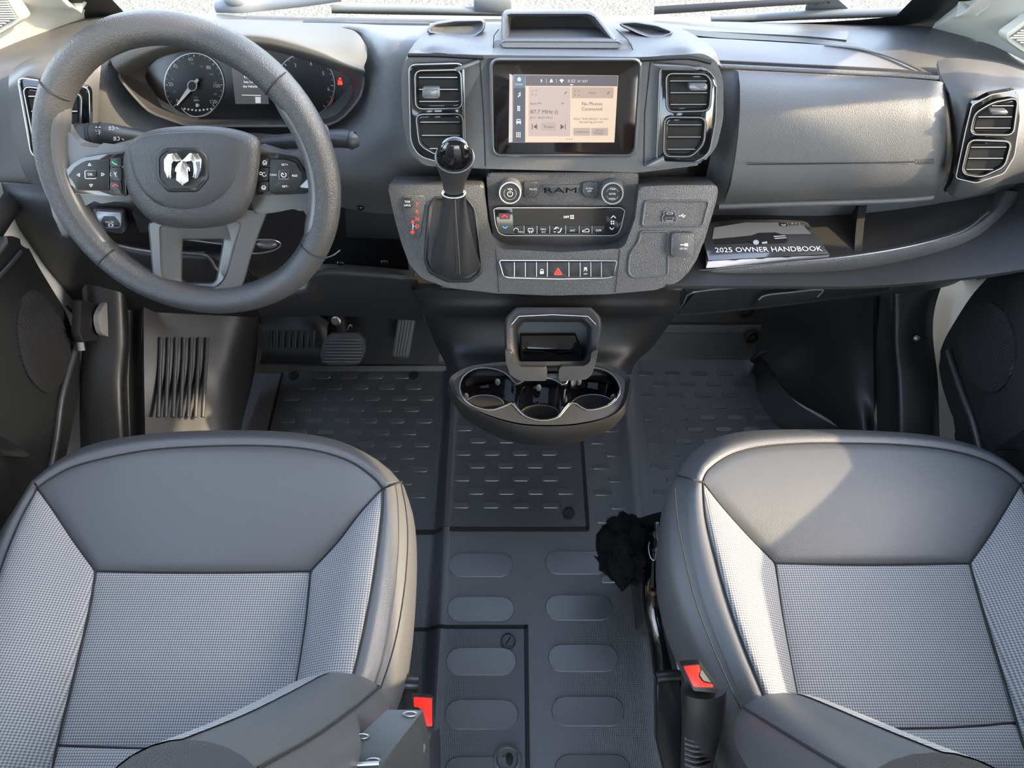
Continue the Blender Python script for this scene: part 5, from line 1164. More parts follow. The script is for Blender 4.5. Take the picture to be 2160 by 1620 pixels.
# cup tray
def K4(x, y): return 860 + x / 3.375, 560 + y / 3.375
TR_ = Pl(PZ(1137, 840, .405), (0, -.10, .995))
rim = [K4(*p) for p in ((285, 830), (325, 772), (450, 715), (700, 684), (1000, 676), (1300, 684), (1460, 712), (1575, 780), (1592, 830), (1570, 950), (1515, 1040), (1400, 1100), (1200, 1142), (1000, 1152), (800, 1140), (600, 1090), (420, 1010), (330, 925))]
inn = [K4(*p) for p in ((378, 880), (400, 800), (470, 750), (560, 738), (660, 760), (720, 800), (760, 850), (800, 850), (840, 820), (930, 805), (1040, 820), (1090, 855), (1130, 855), (1160, 800), (1230, 750), (1330, 738), (1440, 775), (1500, 860), (1490, 930), (1420, 990), (1280, 1020), (1180, 965), (1120, 1010), (1070, 1070), (960, 1095), (850, 1070), (790, 1020), (745, 970), (690, 990), (600, 1020), (500, 1005), (420, 960))]
rimc = cr(rim, 5, True); innc = cr(inn, 4, True)
ty = sub('cup_tray', ct, TR_.px(1137, 830))
from_px = lambda L, h: [TR_.px(p[0], p[1], h) for p in L]
R1 = rs(rimc, 96, True)
cc = V(TR_.px(1137, 820, 0)); sc = lambda L, k, dz: [V((cc.x + (p.x - cc.x) * k, cc.y + (p.y - cc.y) * k, p.z + dz)) for p in L]
base_ = from_px(R1, 0)
loft('tray_body', [sc(base_, .80, -.085), sc(base_, .97, -.05), sc(base_, 1.02, -.022), sc(base_, 1.02, -.018), sc(base_, 1.0, -.002), sc(base_, .985, .001), sc(base_, .95, -.003), sc(base_, .93, -.006)], M_cdark, ty, True, True, False)
# deck with the three cups: ring between rim and opening
from mathutils.geometry import delaunay_2d_cdt
def holed(name, outer_, inner_, h, m, parent):
    """flat deck with a hole (outlines in photo pixels on the tray plane)"""
    O = [V(p[:2]) for p in outer_]; Q = [V(p[:2]) for p in inner_]
    vs = O + Q; n = len(O); k = len(Q)
    edges = [(i, (i + 1) % n) for i in range(n)] + [(n + i, n + (i + 1) % k) for i in range(k)]
    r = delaunay_2d_cdt(vs, edges, [], 1, 1e-6)
    def inside(p, poly):
        c = False
        for i in range(len(poly)):
            a, b = poly[i], poly[i - 1]
            if (a.y > p.y) != (b.y > p.y) and p.x < (b.x - a.x) * (p.y - a.y) / (b.y - a.y) + a.x: c = not c
        return c
    bm = bmesh.new(); V_ = [bm.verts.new(TR_.px(v.x, v.y, h)) for v in r[0]]
    for f in r[2]:
        c = sum((r[0][i] for i in f), V((0, 0))) / len(f)
        if not inside(c, Q): bm.faces.new([V_[i] for i in f])
    return link(name, fin(bm, name), m, parent)
I1 = rs(innc, 128, True)
holed('tray_deck', rs(inset(rimc, 5), 96, True), I1, -.005, M_dark, ty)
ploft('cup_wall', TR_, [(inset(I1, -2), -.0048), (I1, -.0038), (inset(I1, 1.5), -.008), ([p + V((0, 7)) for p in shrink(I1, .95, .86)], -.050)], M_gloss, ty, 128, cap1=True)
for cx, cy, a, b in ((1022, 853, 41, 20), (1139, 873, 41, 19), (1250, 852, 43, 20)):
    P0 = TR_.px(cx, cy, -.049); q = el(cx, cy, a, b, 36)
    strip('cup_ring', TR_, q, 1.4, M_edge, ty, -.0485, True); flat('cup_floor', TR_, q, M_hole, ty, -.0488)
for x, y in ((1050, 806), (1136, 818), (983, 836), (1293, 838), (1221, 806), (1187, 864)):
    blob('grip_tab', TR_.px(x, y, -.02), (.005, .003, .010), mat('grip_rubber', (.10, .10, .10), .25), ty, 10, 8)
tube('cup_lip', [TR_.px(p.x, p.y, -.0042) for p in inset(I1[::2], -3)], .0012, M_satin, ty, True, 6, 0)
# ---- phone holder in front of the console
HP = Pl(PY(1165, 720, .665), (0, -.80, .60))
ph = thing('phone_holder', HP.p, 'black open-fronted holder clipped above the cup tray', 'holder')
ho = rp([K4(*p) for p in ((690, 420), (705, 365), (768, 300), (1310, 300), (1372, 372), (1380, 440), (1352, 610), (1330, 690), (1290, 722), (785, 726), (735, 690), (692, 600))], 5)
hi = rp([K4(*p) for p in ((762, 450), (815, 392), (1250, 392), (1300, 440), (1288, 620), (1252, 700), (790, 706), (770, 620))], 5)
ploft('frame', HP, [(inset(ho, -1), -.05), (inset(ho, -1), -.004), (ho, .004), (inset(ho, 4), .007), (inset(ho, 12), .006), (inset(hi, -3), .002), (hi, -.003), (shrink(hi, .93), -.045)], M_cdark, ph, 72, cap1=True)
flat('back_wall', HP, shrink(hi, .92), M_black, ph, -.0448)
plate('shelf', HP, [K4(*p) for p in ((800, 495), (1195, 495), (1240, 600), (1245, 690), (795, 690))], -.036, M_gloss, ph, -.044, .004)
for pix in ([K4(*p) for p in ((692, 600), (740, 612), (760, 690), (800, 722), (985, 724), (994, 745), (990, 822), (800, 822), (730, 780), (700, 690))], [K4(*p) for p in ((1356, 598), (1310, 612), (1300, 680), (1270, 716), (1090, 720), (1076, 745), (1075, 826), (1270, 812), (1310, 780), (1340, 690))]):
    plate('prong', HP, rp(pix, 4), .020, M_cdark, ph, -.01, .006, 0, 3)
plate('tongue', HP, rp([K4(990, 770), K4(1075, 770), K4(1070, 800), K4(995, 800)], 1), .004, M_black, ph, -.01, .001)
strip('top_groove', HP, [K4(740, 420), K4(790, 362), K4(1030, 350), K4(1285, 362), K4(1340, 420)], 1.6, M_edge, ph, .0076)

# ================================================================== gear selector
gs = thing('gear_shifter', S2.px(958, 560), 'gear selector with glossy black knob and stitched leather boot', 'gear lever')
q = rp([K3(*p) for p in ((312, 480), (345, 432), (540, 436), (585, 500), (612, 700), (626, 840), (622, 890), (560, 940), (420, 940), (312, 885), (284, 810), (296, 640))], 6)
ploft('boot_frame', SP2, [(inset(q, -4), 0), (inset(q, -2), .004), (q, .0045), (inset(q, 5), .001)], M_dark, gs, 110)
flat('boot_well', SP2, inset(q, 4), M_black, gs, .0008)
M_boot = mat('boot_leather', (.022, .022, .022), .48, bump=(420, .5, .0006, 'cell'))
bl = [(el(961, 560, 51, 29, 36), .001), (el(961, 553, 51, 31, 36), .010), (el(960, 535, 46, 30, 36), .024), (el(959, 500, 37, 24, 36), .042), (el(958, 460, 30, 17, 36), .058), (el(957, 425, 26, 11, 36), .070), (el(957, 410, 24, 9, 36), .076)]
loops = []
for i, (pp, h) in enumerate(bl):
    loops.append([S2.px(p.x + 2.5 * sin(k * 1.05) * (i in (1, 2, 3)), p.y, h + .002 * sin(k * .9 + i)) for k, p in enumerate(pp)])
fine = [cr([L[k] for L in loops], 4) for k in range(36)]
loft('boot', [[fine[k][j] for k in range(36)] for j in range(len(fine[0]))], M_boot, gs, True, False, True, 70)
tube('boot_seam', [S2.px(957, 421, .082), S2.px(958, 460, .079), S2.px(960, 500, .071), S2.px(962, 540, .056), S2.px(963, 580, .025)], .0012, M_stitch, gs, n=6)
tube('boot_stitch', [S2.px(960, 421, .0825), S2.px(962, 460, .0795), S2.px(965, 500, .0715), S2.px(968, 540, .0565), S2.px(970, 578, .026)], .0006, mat('boot_thread', (.07, .07, .07), .6), gs, n=6)
tube('collar', [S2.px(p.x, p.y, .078) for p in el(957, 408, 24, 9, 28)], .0022, M_chrome, gs, True, 8, 0)
kl = [(el(957, 404, 21, 8, 36), .078), (el(957, 384, 24, 10, 36), .088), (el(958, 366, 31, 15, 36), .098), (el(959, 346, 39, 24, 36), .110), (el(959, 331, 40.5, 31, 36), .121)]
loft('knob_grip', [[S2.px(p.x, p.y, h) for p in L] for L, h in kl], mat('knob_grip', (.035, .035, .035), .35), gs, True, True, True, 60)
kc = [(el(959, 332, 40, 31, 36), .120), (el(959, 326, 38.5, 33, 36), .126), (el(959, 320, 36, 32, 36), .132), (el(959, 314, 29, 26, 36), .139), (el(959, 309, 18, 16, 36), .143), (el(959, 307, 5, 4, 36), .1445)]
loft('knob_cap', [[S2.px(p.x, p.y, h) for p in L] for L, h in kc], M_gloss, gs, True, False, True, 60)
tube('knob_ring', [S2.px(p.x, p.y, .1215) for p in el(959, 332, 40, 32, 40)], .0016, M_satin, gs, True, 8, 0)

# ================================================================== passenger side shelf and lower dash
sh_ = sub('storage_shelf', dash, (.55, .85, .58))
grid('shelf_floor', [[V((x, y, .582 + max(0, x - .62) * .25)) for x in (.24, .4, .55, .7, .86)] for y in (.73, .80, .88, .96)], M_dark, sh_, 4, 4, .006, thdir=(0, 0, 1))
grid('shelf_back', [[V((x, y + .0, z)) for x in (.24, .4, .55, .7, .86)] for y, z in ((.89, .57), (.897, .62), (.897, .68), (.885, .74))], M_dash, sh_, 4, 4, .006)
grid('shelf_end', [[V((.80 + dx, y, z)) for y in (.74, .80, .88, .96)] for dx, z in ((-.08, .59), (.0, .62), (.03, .68), (.04, .75))], M_dark, sh_, 4, 4, .006)
grid('shelf_divider', [[V((.55 + .01 * k, y, z + dz)) for k, y, dz in ((0, .80, -.02), (1, .85, .0), (2, .89, .02))] for z in (.565, .585, .60)], M_black, sh_, 4, 3, .012)
def K6(x, y): return 1200 + x / 2.25, 420 + y / 2.25
def R6(pts, Ys): return [PY(*K6(*p), Y) for p, Y in zip(pts, Ys)]
YY = [.775, .765, .765, .77, .785, .81, .85, .89]
lf = grid('lower_fascia', [
    R6([(560, 335), (700, 318), (1000, 290), (1300, 262), (1600, 212), (1850, 138), (1985, 40), (2010, -40)], [y + .02 for y in YY]),
    R6([(560, 345), (700, 326), (1000, 297), (1300, 270), (1600, 222), (1860, 150), (2005, 50), (2050, -40)], [y + .003 for y in YY]),
    R6([(556, 362), (700, 345), (1000, 314), (1300, 284), (1600, 236), (1880, 165), (2030, 62), (2090, -40)], [y - .006 for y in YY]),
    R6([(552, 420), (700, 400), (1000, 372), (1300, 340), (1600, 296), (1900, 225), (2070, 110), (2150, -30)], [y - .006 for y in YY]),
    R6([(545, 440), (700, 424), (1000, 395), (1300, 365), (1600, 330), (1910, 270), (2090, 150), (2180, 0)], [y + .004 for y in YY]),
    R6([(510, 520), (700, 500), (1000, 470), (1300, 440), (1600, 405), (1880, 340), (2040, 230), (2200, 60)], [y + .03 for y in YY]),
    R6([(490, 556), (700, 540), (1000, 510), (1250, 478), (1500, 455), (1770, 420), (1900, 360), (2120, 200)], [y + .06 for y in YY])], M_mid, dash, 5, 5, .005)
tube('lip_highlight', R6([(600, 340), (1000, 304), (1300, 276), (1600, 228), (1860, 156), (1990, 62)], [.7645, .7565, .762, .776, .80, .84]), .0014, M_satin, dash, n=6)
DW = [(595, 442), (900, 414), (1250, 378), (1600, 342), (1612, 350), (1520, 430), (1250, 470), (900, 515), (505, 552)]
dr = grid('drawer', [R6([(598, 446), (900, 418), (1250, 382), (1600, 346)], [.766, .761, .763, .778]), R6([(560, 490), (860, 462), (1230, 425), (1570, 388)], [.783, .777, .778, .793]), R6([(515, 548), (820, 520), (1180, 478), (1515, 432)], [.806, .80, .80, .812])], M_dark, dash, 6, 4, .008)
tube('drawer_edge', R6([(500, 548), (545, 492), (596, 440), (900, 412), (1250, 376), (1606, 338), (1605, 355), (1570, 390), (1520, 430)], [.802, .778, .760, .755, .757, .771, .776, .787, .806]), .0018, M_satin, dr, n=6, smooth=3)
from_poly('drawer_handle', [PY(*K6(*p), Y) for p, Y in (((930, 455), .758), ((1200, 430), .76), ((1178, 465), .772), ((1080, 490), .78), ((895, 514), .788), ((882, 505), .785))], (0, .02, -.004), M_dark, dr, .004)
tube('handle_edge', [PY(*K6(*p), .755) for p in ((900, 478), (935, 456), (1050, 442), (1200, 429), (1180, 464))], .0014, M_edge, dr, n=6)
# ---- owner handbook lying on the shelf
def bz(px, py): return PZ(px, py, .612)
hb = thing('owner_handbook', PZ(1610, 520, .59), 'glossy shrink-wrapped owner handbook lying on the open passenger shelf', 'book')
HBP = Pl(PZ(1610, 510, .612), (0, -.06, 1))
M_cover = mat('book_cover', (.035, .035, .036), .12, spec=.7, coat=.6)
top = [K6(*p) for p in ((660, 112), (800, 98), (1000, 98), (1110, 102), (1135, 112), (1238, 262), (950, 275), (662, 292), (640, 200))]
from_poly('cover', [HBP.px(*p, 0) for p in top], (0, .004, -.006), M_cover, hb, .001)
low = [K6(*p) for p in ((662, 292), (950, 275), (1238, 262), (1135, 112), (660, 112))]
from_poly('page_block', [HBP.px(*p, -.006) for p in low], (0, 0, -.016), mat('paper', (.62, .6, .62), .6), hb, .001)
wrp = mat('shrink_wrap', (.30, .30, .33), .12, spec=.6)
skin('wrap_fold', [[HBP.px(*K6(x, y0 + 6 * sin(x * .05)), -.003 - .012 * k) for x in range(665, 1245, 20) for y0 in [292 - (x - 662) * .052]] for k in (0, .5, 1)], wrp, hb)
flat('photo_sky', HBP, [K6(*p) for p in ((690, 135), (840, 110), (1100, 112), (1150, 165), (900, 170), (680, 190))], mat('cover_grey', (.15, .146, .14), .2, coat=.5), hb, .0012)
vx = lambda *P: [K6(*p) for p in P]
prints('van_picture', HBP, [vx((860, 175), (900, 160), (980, 158), (1020, 170), (1040, 192), (1030, 205), (880, 212), (850, 200)), vx((700, 195), (850, 178), (850, 205), (690, 212))], mat('cover_dark', (.012, .012, .012), .2, coat=.5), hb, .0015)
prints('van_highlights', HBP, [vx((970, 175), (1025, 172), (1030, 176), (975, 180)), vx((975, 184), (1032, 181), (1034, 185), (978, 189)), vx((915, 205), (940, 200), (942, 210), (918, 213)), [V(K6(888 + 14 * cos(t), 205 + 12 * sin(t))) for t in [k * pi / 6 for k in range(12)]]], M_gprint, hb, .0017)
text('title', '2025 OWNER HANDBOOK', HBP, *K6(948, 238), 10, M_wprint, hb, .0016, 226, rot=.02)
text('maker_name', 'RAM', HBP, *K6(1075, 119), 6, M_black, hb, .0016, 28); flat('maker_mark', HBP, vx((995, 112), (1035, 112), (1040, 127), (1000, 127)), M_black, hb, .0016)
prints('maker_mark', HBP, [vx((1005, 116), (1018, 122), (1032, 116), (1028, 124), (1020, 127), (1010, 124))], M_gprint, hb, .0019)
# ================================================================== steering wheel
EW = radians(25); WC = V((-.4315, .7532, .7665))
WH = Pl(WC, (0, -cos(EW), sin(EW)))
def P5(x, y): return 100 + x / 3.273, 230 + y / 3.273
sw = thing('steering_wheel', WC, 'dark leather steering wheel with chrome emblem in front of the instrument cluster', 'steering wheel')
RM = .180
ringp = []
for k in range(72):
    a = 2 * pi * k / 72; v = sin(a); r = RM * (1 - .020 * max(0, -v - .8) / .2)
    ringp.append(WH.at(r * cos(a), r * sin(a)))
tube('rim', ringp, .0200, M_wheel, sw, True, 20, 0)
for a0, a1 in ((142, 217), (41, -33)):
    n = 22; path = []; rad = []
    for k in range(n + 1):
        t = k / n; a = radians(a0 + (a1 - a0) * t)
        path.append(WH.at((RM - .0072) * cos(a), (RM - .0072) * sin(a), .0008)); rad.append(.006 + .0106 * min(1, sin(pi * t) * 2.2) ** .5)
    tube('thumb_grip', path, rad, M_wheels, sw, n=18, smooth=1)
    for a in (a0, a1):
        a = radians(a); tube('grip_seam', [WH.at((RM + .021 * cos(b)) * cos(a), (RM + .021 * cos(b)) * sin(a), .0205 * sin(b)) for b in [radians(20 + 14 * q) for q in range(11)]], .0009, M_stitch, sw, n=6)
ls = plate('side_spoke', WH, cr([(108, 255), (128, 262), (150, 296), (180, 309), (222, 311), (290, 305), (290, 425), (222, 419), (192, 428), (172, 442), (161, 460), (160, 492), (128, 500), (105, 430), (95, 370), (98, 310)], 3, True), .004, M_wheels, sw, -.018, .008, 0, 3)
rsp = plate('side_spoke', WH, cr([(530, 317), (589, 323), (622, 323), (643, 310), (654, 282), (664, 268), (684, 275), (690, 330), (690, 400), (672, 470), (656, 490), (650, 455), (640, 444), (619, 441), (565, 450), (530, 440)], 3, True), .004, M_wheels, sw, -.018, .008, 0, 3)
# twin lower spoke with its window
lo = rp([(312, 470), (320, 560), (322, 608), (332, 634), (500, 632), (514, 600), (530, 540), (552, 478), (566, 445), (440, 430)], 4)
st = rp([(337, 478), (341, 580), (352, 602), (372, 610), (440, 611), (464, 601), (477, 582), (508, 470), (420, 455)], 6)
hl = rp([(383, 503), (381, 591), (392, 599), (450, 599), (459, 590), (474, 503)], 5)
ploft('lower_spoke', WH, [(lo, -.018), (lo, -.002), (inset(lo, 3), .003), (inset(st, -2), .004), (st, .0015), (inset(hl, -16), -.001), (hl, -.006), (inset(hl, 3), -.020)], M_wheels, sw, 80)
# airbag cover
hub = cr([P5(*p) for p in ((524, 340), (560, 240), (660, 165), (800, 130), (960, 117), (1120, 117), (1290, 138), (1420, 178), (1468, 225), (1470, 330), (1445, 520), (1410, 640), (1330, 755), (1200, 808), (1000, 826), (840, 812), (720, 775), (630, 690), (565, 590), (530, 450))], 4, True)
hb_ = rs(hub, 80, True)
ploft('airbag_cover', WH, [(hb_, -.02), (hb_, .016), (inset(hb_, 4), .024), (inset(hb_, 12), .029), (shrink(hb_, .80), .0325), (shrink(hb_, .45), .034)], M_wheel, sw, 80, cap1=True)
cen = cr([P5(*p) for p in ((560, 285), (600, 225), (720, 175), (960, 155), (1200, 165), (1340, 225), (1335, 330), (1310, 450), (1255, 560), (1150, 650), (1000, 695), (860, 690), (740, 650), (640, 550), (585, 430))], 4, True)
AP = Pl(WH.at(0, 0, .0335), WH.n)
ce = rs(cen, 64, True)
ploft('cover_center', WH, [(ce, .026), (inset(ce, 2), .0335), (inset(ce, 9), .0352), (shrink(ce, .6), .0365)], mat('hub_leather', (.034, .035, .037), .40, bump=(820, .42, .0007, 'cell')), sw, 64, cap1=True)
EP = WH.off(.0368)
sh = rp([P5(*p) for p in ((768, 330), (822, 284), (1030, 284), (1086, 330), (1100, 475), (1030, 556), (838, 556), (772, 480))], 5)
eb = ploft('emblem_recess', EP, [(inset(sh, -7), -.0012), (inset(sh, -3), .0012), (sh, .0012), (inset(sh, 2.5), -.0002)], M_black, sw, 48, cap1=True)
def mir(p): return [(1862 - x, y) for x, y in p]
horn = [(800, 350), (828, 309), (884, 303), (931, 352), (931, 384), (896, 350), (862, 346), (846, 372), (842, 425), (866, 466), (850, 486), (824, 478), (802, 425)]
head = [(898, 372), (931, 350), (964, 372), (984, 405), (986, 432), (958, 488), (948, 538), (914, 538), (904, 488), (876, 432), (878, 405)]
cheekL = [(872, 395), (896, 380), (900, 440), (884, 470), (868, 440)]
for pg in (horn, mir(horn)[::-1]): plate('horn', EP, [P5(*p) for p in pg], .0065, M_chrome, eb, -.0005, .0022)
plate('head', EP, [P5(*p) for p in head], .0075, M_chrome, eb, -.0005, .003)
M_emb = mat('embossed_black', (.012, .012, .012), .5)
text('embossed_word', 'AIRBAG', WH, *P5(958, 752), 6.5, M_emb, sw, .0315, 62)
prints('embossed_mark', WH, [ln(P5(618, 405), P5(618, 440), 1.8), ln(P5(640, 415), P5(680, 412), 1.8)] + arcp(*P5(658, 425), 5, 0, 200, 1.8, 8), M_emb, sw, .0332)
prints('embossed_mark', WH, [ln(P5(1180, 420), P5(1250, 416), 1.8), ln(P5(1245, 416), P5(1250, 436), 1.8), ln(P5(1200, 430), P5(1230, 430), 1.4)], M_emb, sw, .0332)
# switch pods
WP = WH.off(.006)
lp = plate('switch_pod', WP, rp([P5(*p) for p in ((75, 505), (110, 440), (165, 385), (240, 338), (380, 314), (530, 300), (545, 605), (440, 600), (110, 580))], 4), .0035, M_gloss, sw, -.01, .002)
LP = WP.off(.004)
plate('direction_pad', LP, rp([P5(*p) for p in ((140, 462), (190, 400), (245, 365), (425, 345), (425, 566), (205, 562), (172, 492))], 4), .0025, M_black, lp, -.001, .0015)
plate('ok_button', LP, rp([P5(*p) for p in ((260, 428), (332, 428), (334, 478), (262, 478))], 3), .0045, M_black, lp, 0, .001)
strip('ok_edge', LP, rp([P5(*p) for p in ((258, 426), (336, 426), (336, 480), (260, 480))], 3), 1.2, M_edge, lp, .003, True)
text('caption', 'OK', LP, *P5(296, 451), 5, M_wprint, lp, .005)
def tri(pts): P_ = [P5(*p) for p in pts]; return [ln(P_[i], P_[(i + 1) % 3], 1.3) for i in range(3)]
prints('arrow_icons', LP, tri(((280, 390), (302, 390), (291, 374))) + tri(((290, 520), (312, 520), (301, 538))) + tri(((222, 444), (222, 466), (204, 455))) + tri(((374, 440), (374, 462), (394, 451))), M_wprint, lp, .003)
for i, (y0, y1) in enumerate(((340, 400), (406, 496), (502, 566))):
    plate('phone_button', LP, rp([P5(432, y0), P5(508, y0 - 3), P5(512, y1), P5(432, y1)], 2), .0025, M_black, lp, -.001, .001)
prints('call_icon', LP, [ln(P5(446, 362), P5(462, 378), 2.6), ln(P5(462, 378), P5(480, 382), 2.6)], mat('green_print', (.02, .45, .15), .5, emit=((.02, .5, .15), .3)), lp, .003)
prints('hangup_icon', LP, arcp(*P5(470, 542), 6, 200, 340, 2.4, 8), mat('red_print2', (.5, .03, .02), .5, emit=((.6, .02, .02), .3)), lp, .003)
x, y = P5(463, 451); prints('voice_icon', LP, arcp(x - 5, y, 4, 120, 240, 1, 6) + [ln((x - 1, y - 5), (x + 4, y + 5), 1.6), ln((x + 4, y - 4), (x + 1, y + 1), 1.6)], M_wprint, lp, .003)
rp_ = plate('switch_pod', WP, rp([P5(*p) for p in ((1468, 308), (1620, 318), (1720, 345), (1770, 420), (1820, 520), (1790, 585), (1600, 592), (1440, 600))], 4), .0035, M_gloss, sw, -.01, .002)
plate('cruise_pad', LP, rp([P5(*p) for p in ((1536, 345), (1640, 350), (1710, 372), (1750, 440), (1752, 490), (1715, 562), (1530, 570))], 4), .0025, M_black, rp_, -.001, .0015)
plate('cruise_button', LP, rp([P5(*p) for p in ((1600, 425), (1664, 426), (1664, 482), (1600, 480))], 3), .0045, M_black, rp_, 0, .001)
strip('cruise_edge', LP, rp([P5(*p) for p in ((1598, 423), (1666, 424), (1666, 484), (1598, 482))], 3), 1.2, M_edge, rp_, .003, True)
for s, x, y, w_ in (('SET+', 1638, 384, 14), ('CANC', 1560, 454, 15), ('RES', 1708, 460, 11), ('SET-', 1643, 534, 14)): text('caption', s, LP, *P5(x, y), 4, M_wprint, rp_, .003, w_)
prints('cruise_icon', LP, arcp(*P5(1632, 454), 5, -60, 240, 1.2, 10) + [ln(P5(1632, 454), P5(1622, 440), 1.2)], M_wprint, rp_, .005)
for i, (y0, y1) in enumerate(((340, 398), (406, 496), (502, 572))): plate('cruise_key', LP, rp([P5(1468, y0), P5(1528, y0), P5(1522, y1), P5(1455, y1)], 2), .0025, M_black, rp_, -.001, .001)
for cx, cy in ((1500, 370), (1492, 542)): x, y = P5(cx, cy); prints('car_icon', LP, arcp(x, y, 4, 180, 360, 1.3, 8) + [ln((x - 5, y + 1), (x + 5, y + 1), 1.6), ln((x - 4, y + 4), (x + 4, y + 4), 1.2)], M_wprint, rp_, .003)
x, y = P5(1487, 452); prints('car_icon', LP, arcp(x + 3, y, 4, 0, 300, 1.1, 10) + arcp(x - 4, y - 2, 3, 180, 360, 1.1, 6) + [ln((x - 7, y), (x - 1, y), 1.3)], M_wprint, rp_, .003)

# ---- column shroud and stalks
col = thing('steering_column', (-.43, .86, .70), 'dark plastic steering column shroud below the steering wheel', 'column')
def shl(c, a, b, tilt=0): return [V(c) + V((a * cos(t), 0, b * sin(t))) + V((0, -b * sin(t) * .35, 0)) for t in [2 * pi * k / 32 for k in range(32)]]
loft('shroud', [shl((-.415, .93, .665), .145, .065), shl((-.415, .88, .67), .14, .07), shl((-.42, .83, .685), .115, .062), shl((-.428, .80, .705), .085, .05), shl((-.43, .785, .72), .05, .03)], mat('shroud_plastic', (.035, .035, .035), .38, bump=(600, .25, .0005, 'cell')), col, True, True, True, 60)
CS = Pl(PY(545, 518, .845), (0, -.85, -.35))
tube('lever_ring', [PY(p.x, p.y, .835) for p in el(548, 520, 44, 14, 32, -.10)], .0013, M_edge, col, True, 6, 0)
tube('lever_edge', [PY(x, y, .835) for x, y in ((388, 504), (430, 510), (490, 518), (520, 530))], .0016, M_edge, col, n=6)
blob('lever', PY(563, 516, .84), (.018, .006, .007), M_satin, col)
tube('cable', [PY(660, 552, .84), PY(700, 540, .845), PY(718, 528, .85)], .0012, M_edge, col, n=6)
M_stalk = mat('stalk_plastic', (.032, .034, .037), .38)
def stalk(name, label, pts, rad, rings, icons, pl):
    t = thing(name, pts[0], label, 'stalk')
    tube('lever', pts, rad, M_stalk, t, n=24, smooth=3)
    for p, r, ax in rings:
        lo_ = V(ax).normalized(); u = lo_.orthogonal().normalized(); w = lo_.cross(u)
        tube('band', [V(p) + u * (r * cos(a)) + w * (r * sin(a)) for a in [2 * pi * k / 24 for k in range(24)]], .0009, M_hole, t, True, 6, 0)
    for pol in icons: prints('symbol', pl, pol, M_wprint, t, 0)
    return t
p = [PY(139, 286, .845), PY(142, 286, .845), PY(182, 285, .848), PY(226, 284, .852), PY(262, 287, .858), PY(330, 294, .87)]
AXL = p[3] - p[1]
LSP = Pl(PY(220, 285, .8375), (0, -.75, .66))
x = 100; ic = lambda cx, cy: P5(cx, cy)
stalk('turn_signal_stalk', 'left stalk with headlamp symbols behind the steering wheel', p, [.0135, .0150, .0155, .0158, .0135, .0095], [(PY(169, 285.5, .847), .0158, AXL), (PY(190, 285, .849), .0160, AXL), (PY(196, 285, .8492), .0160, AXL), (PY(217, 284, .851), .0162, AXL)],
      [arcp(*ic(266, 160), 4, 0, 360, 1.2, 12) + arcp(*ic(270, 188), 4, 250, 470, 1.4, 8) + [ln(ic(256, 180), ic(256, 198), 1.2), ln(ic(296, 160), ic(314, 160), 1.4)],
       arcp(*ic(348, 161), 3.4, 0, 360, 1.4, 12) + [ln((ic(348, 161)[0] + 5 * cos(a), ic(348, 161)[1] + 5 * sin(a)), (ic(348, 161)[0] + 7 * cos(a), ic(348, 161)[1] + 7 * sin(a)), 1) for a in [k * pi / 4 for k in range(8)]] + [ln(ic(332, 125), ic(344, 125), 1.8), ln(ic(354, 125), ic(368, 125), 1.8)],
       arcp(*ic(446, 132), 4, -90, 90, 1.6, 8) + [ln(ic(424, 122 + 7 * k), ic(440, 122 + 7 * k), 1) for k in range(4)] + [ln(ic(470, 128), ic(492, 134), 1.4)],
       arcp(*ic(484, 204), 4, -90, 90, 1.4, 8) + [ln(ic(456, 194 + 7 * k), ic(476, 194 + 7 * k), 1) for k in range(4)] + [ln(ic(515, 205), ic(528, 214), 1.6)]], LSP)
p = [PY(750, 295, .845), PY(746, 295, .845), PY(715, 292, .85), PY(660, 295, .856), PY(610, 298, .862), PY(560, 300, .87)]
RSP = Pl(PY(700, 292, .8405), (0, -.75, .66))
stalk('wiper_stalk', 'right stalk with wiper symbols behind the steering wheel', p, [.0085, .0125, .0128, .0120, .0105, .009], [(PY(742, 295, .8455), .0128, p[2] - p[0])],
      [arcp(*ic(2040, 222), 8, 205, 335, 1.3, 10) + [ln(ic(2018, 210), ic(2030, 228), 1.2), ln(ic(2062, 210), ic(2050, 228), 1.2), ln(ic(2030, 228), ic(2050, 228), 1.2), ln(ic(2034, 212), ic(2034, 222), 1), ln(ic(2044, 212), ic(2044, 222), 1)],
       arcp(*ic(1762, 228), 4, 0, 360, 1.2, 10) + [ln(ic(1752, 240), ic(1774, 244), 1.2), ln(ic(1758, 212), ic(1762, 222), 1)]], RSP)

# ================================================================== lower dash on the driver side
def Z0(x, y): return x / 4.5, 330 + y / 4.5
def Z1(x, y): return 560 + x / 4.5, 430 + y / 4.5
grid('lower_fascia', [rowY([2, 60, 150, 250, 330, 420, 520], [386, 388, 390, 392, 394, 396, 398], [.915, .905, .90, .90, .90, .90, .90]),
                      rowY([12, 70, 150, 250, 330, 420, 520], [420, 424, 430, 432, 434, 440, 440], [.90, .885, .88, .885, .89, .90, .90]),
                      rowY([35, 90, 160, 250, 330, 420, 520], [472, 482, 488, 500, 508, 510, 510], [.895, .875, .87, .89, .90, .905, .905]),
                      rowY([60, 110, 172, 250, 330, 420, 520], [520, 520, 494, 516, 531, 535, 540], [.895, .87, .845, .85, .852, .855, .86]),
                      rowY([85, 125, 185, 250, 330, 420, 520], [560, 555, 520, 545, 556, 558, 565], [.895, .87, .843, .846, .848, .85, .855]),
                      rowY([125, 160, 205, 260, 330, 420, 560], [605, 605, 560, 580, 590, 600, 610], [.895, .875, .86, .862, .865, .868, .87]),
                      rowY([165, 190, 230, 290, 350, 430, 560], [648, 650, 652, 655, 660, 664, 670], [.89, .88, .875, .88, .885, .89, .90])], M_dark, dash, 5, 5, .005)
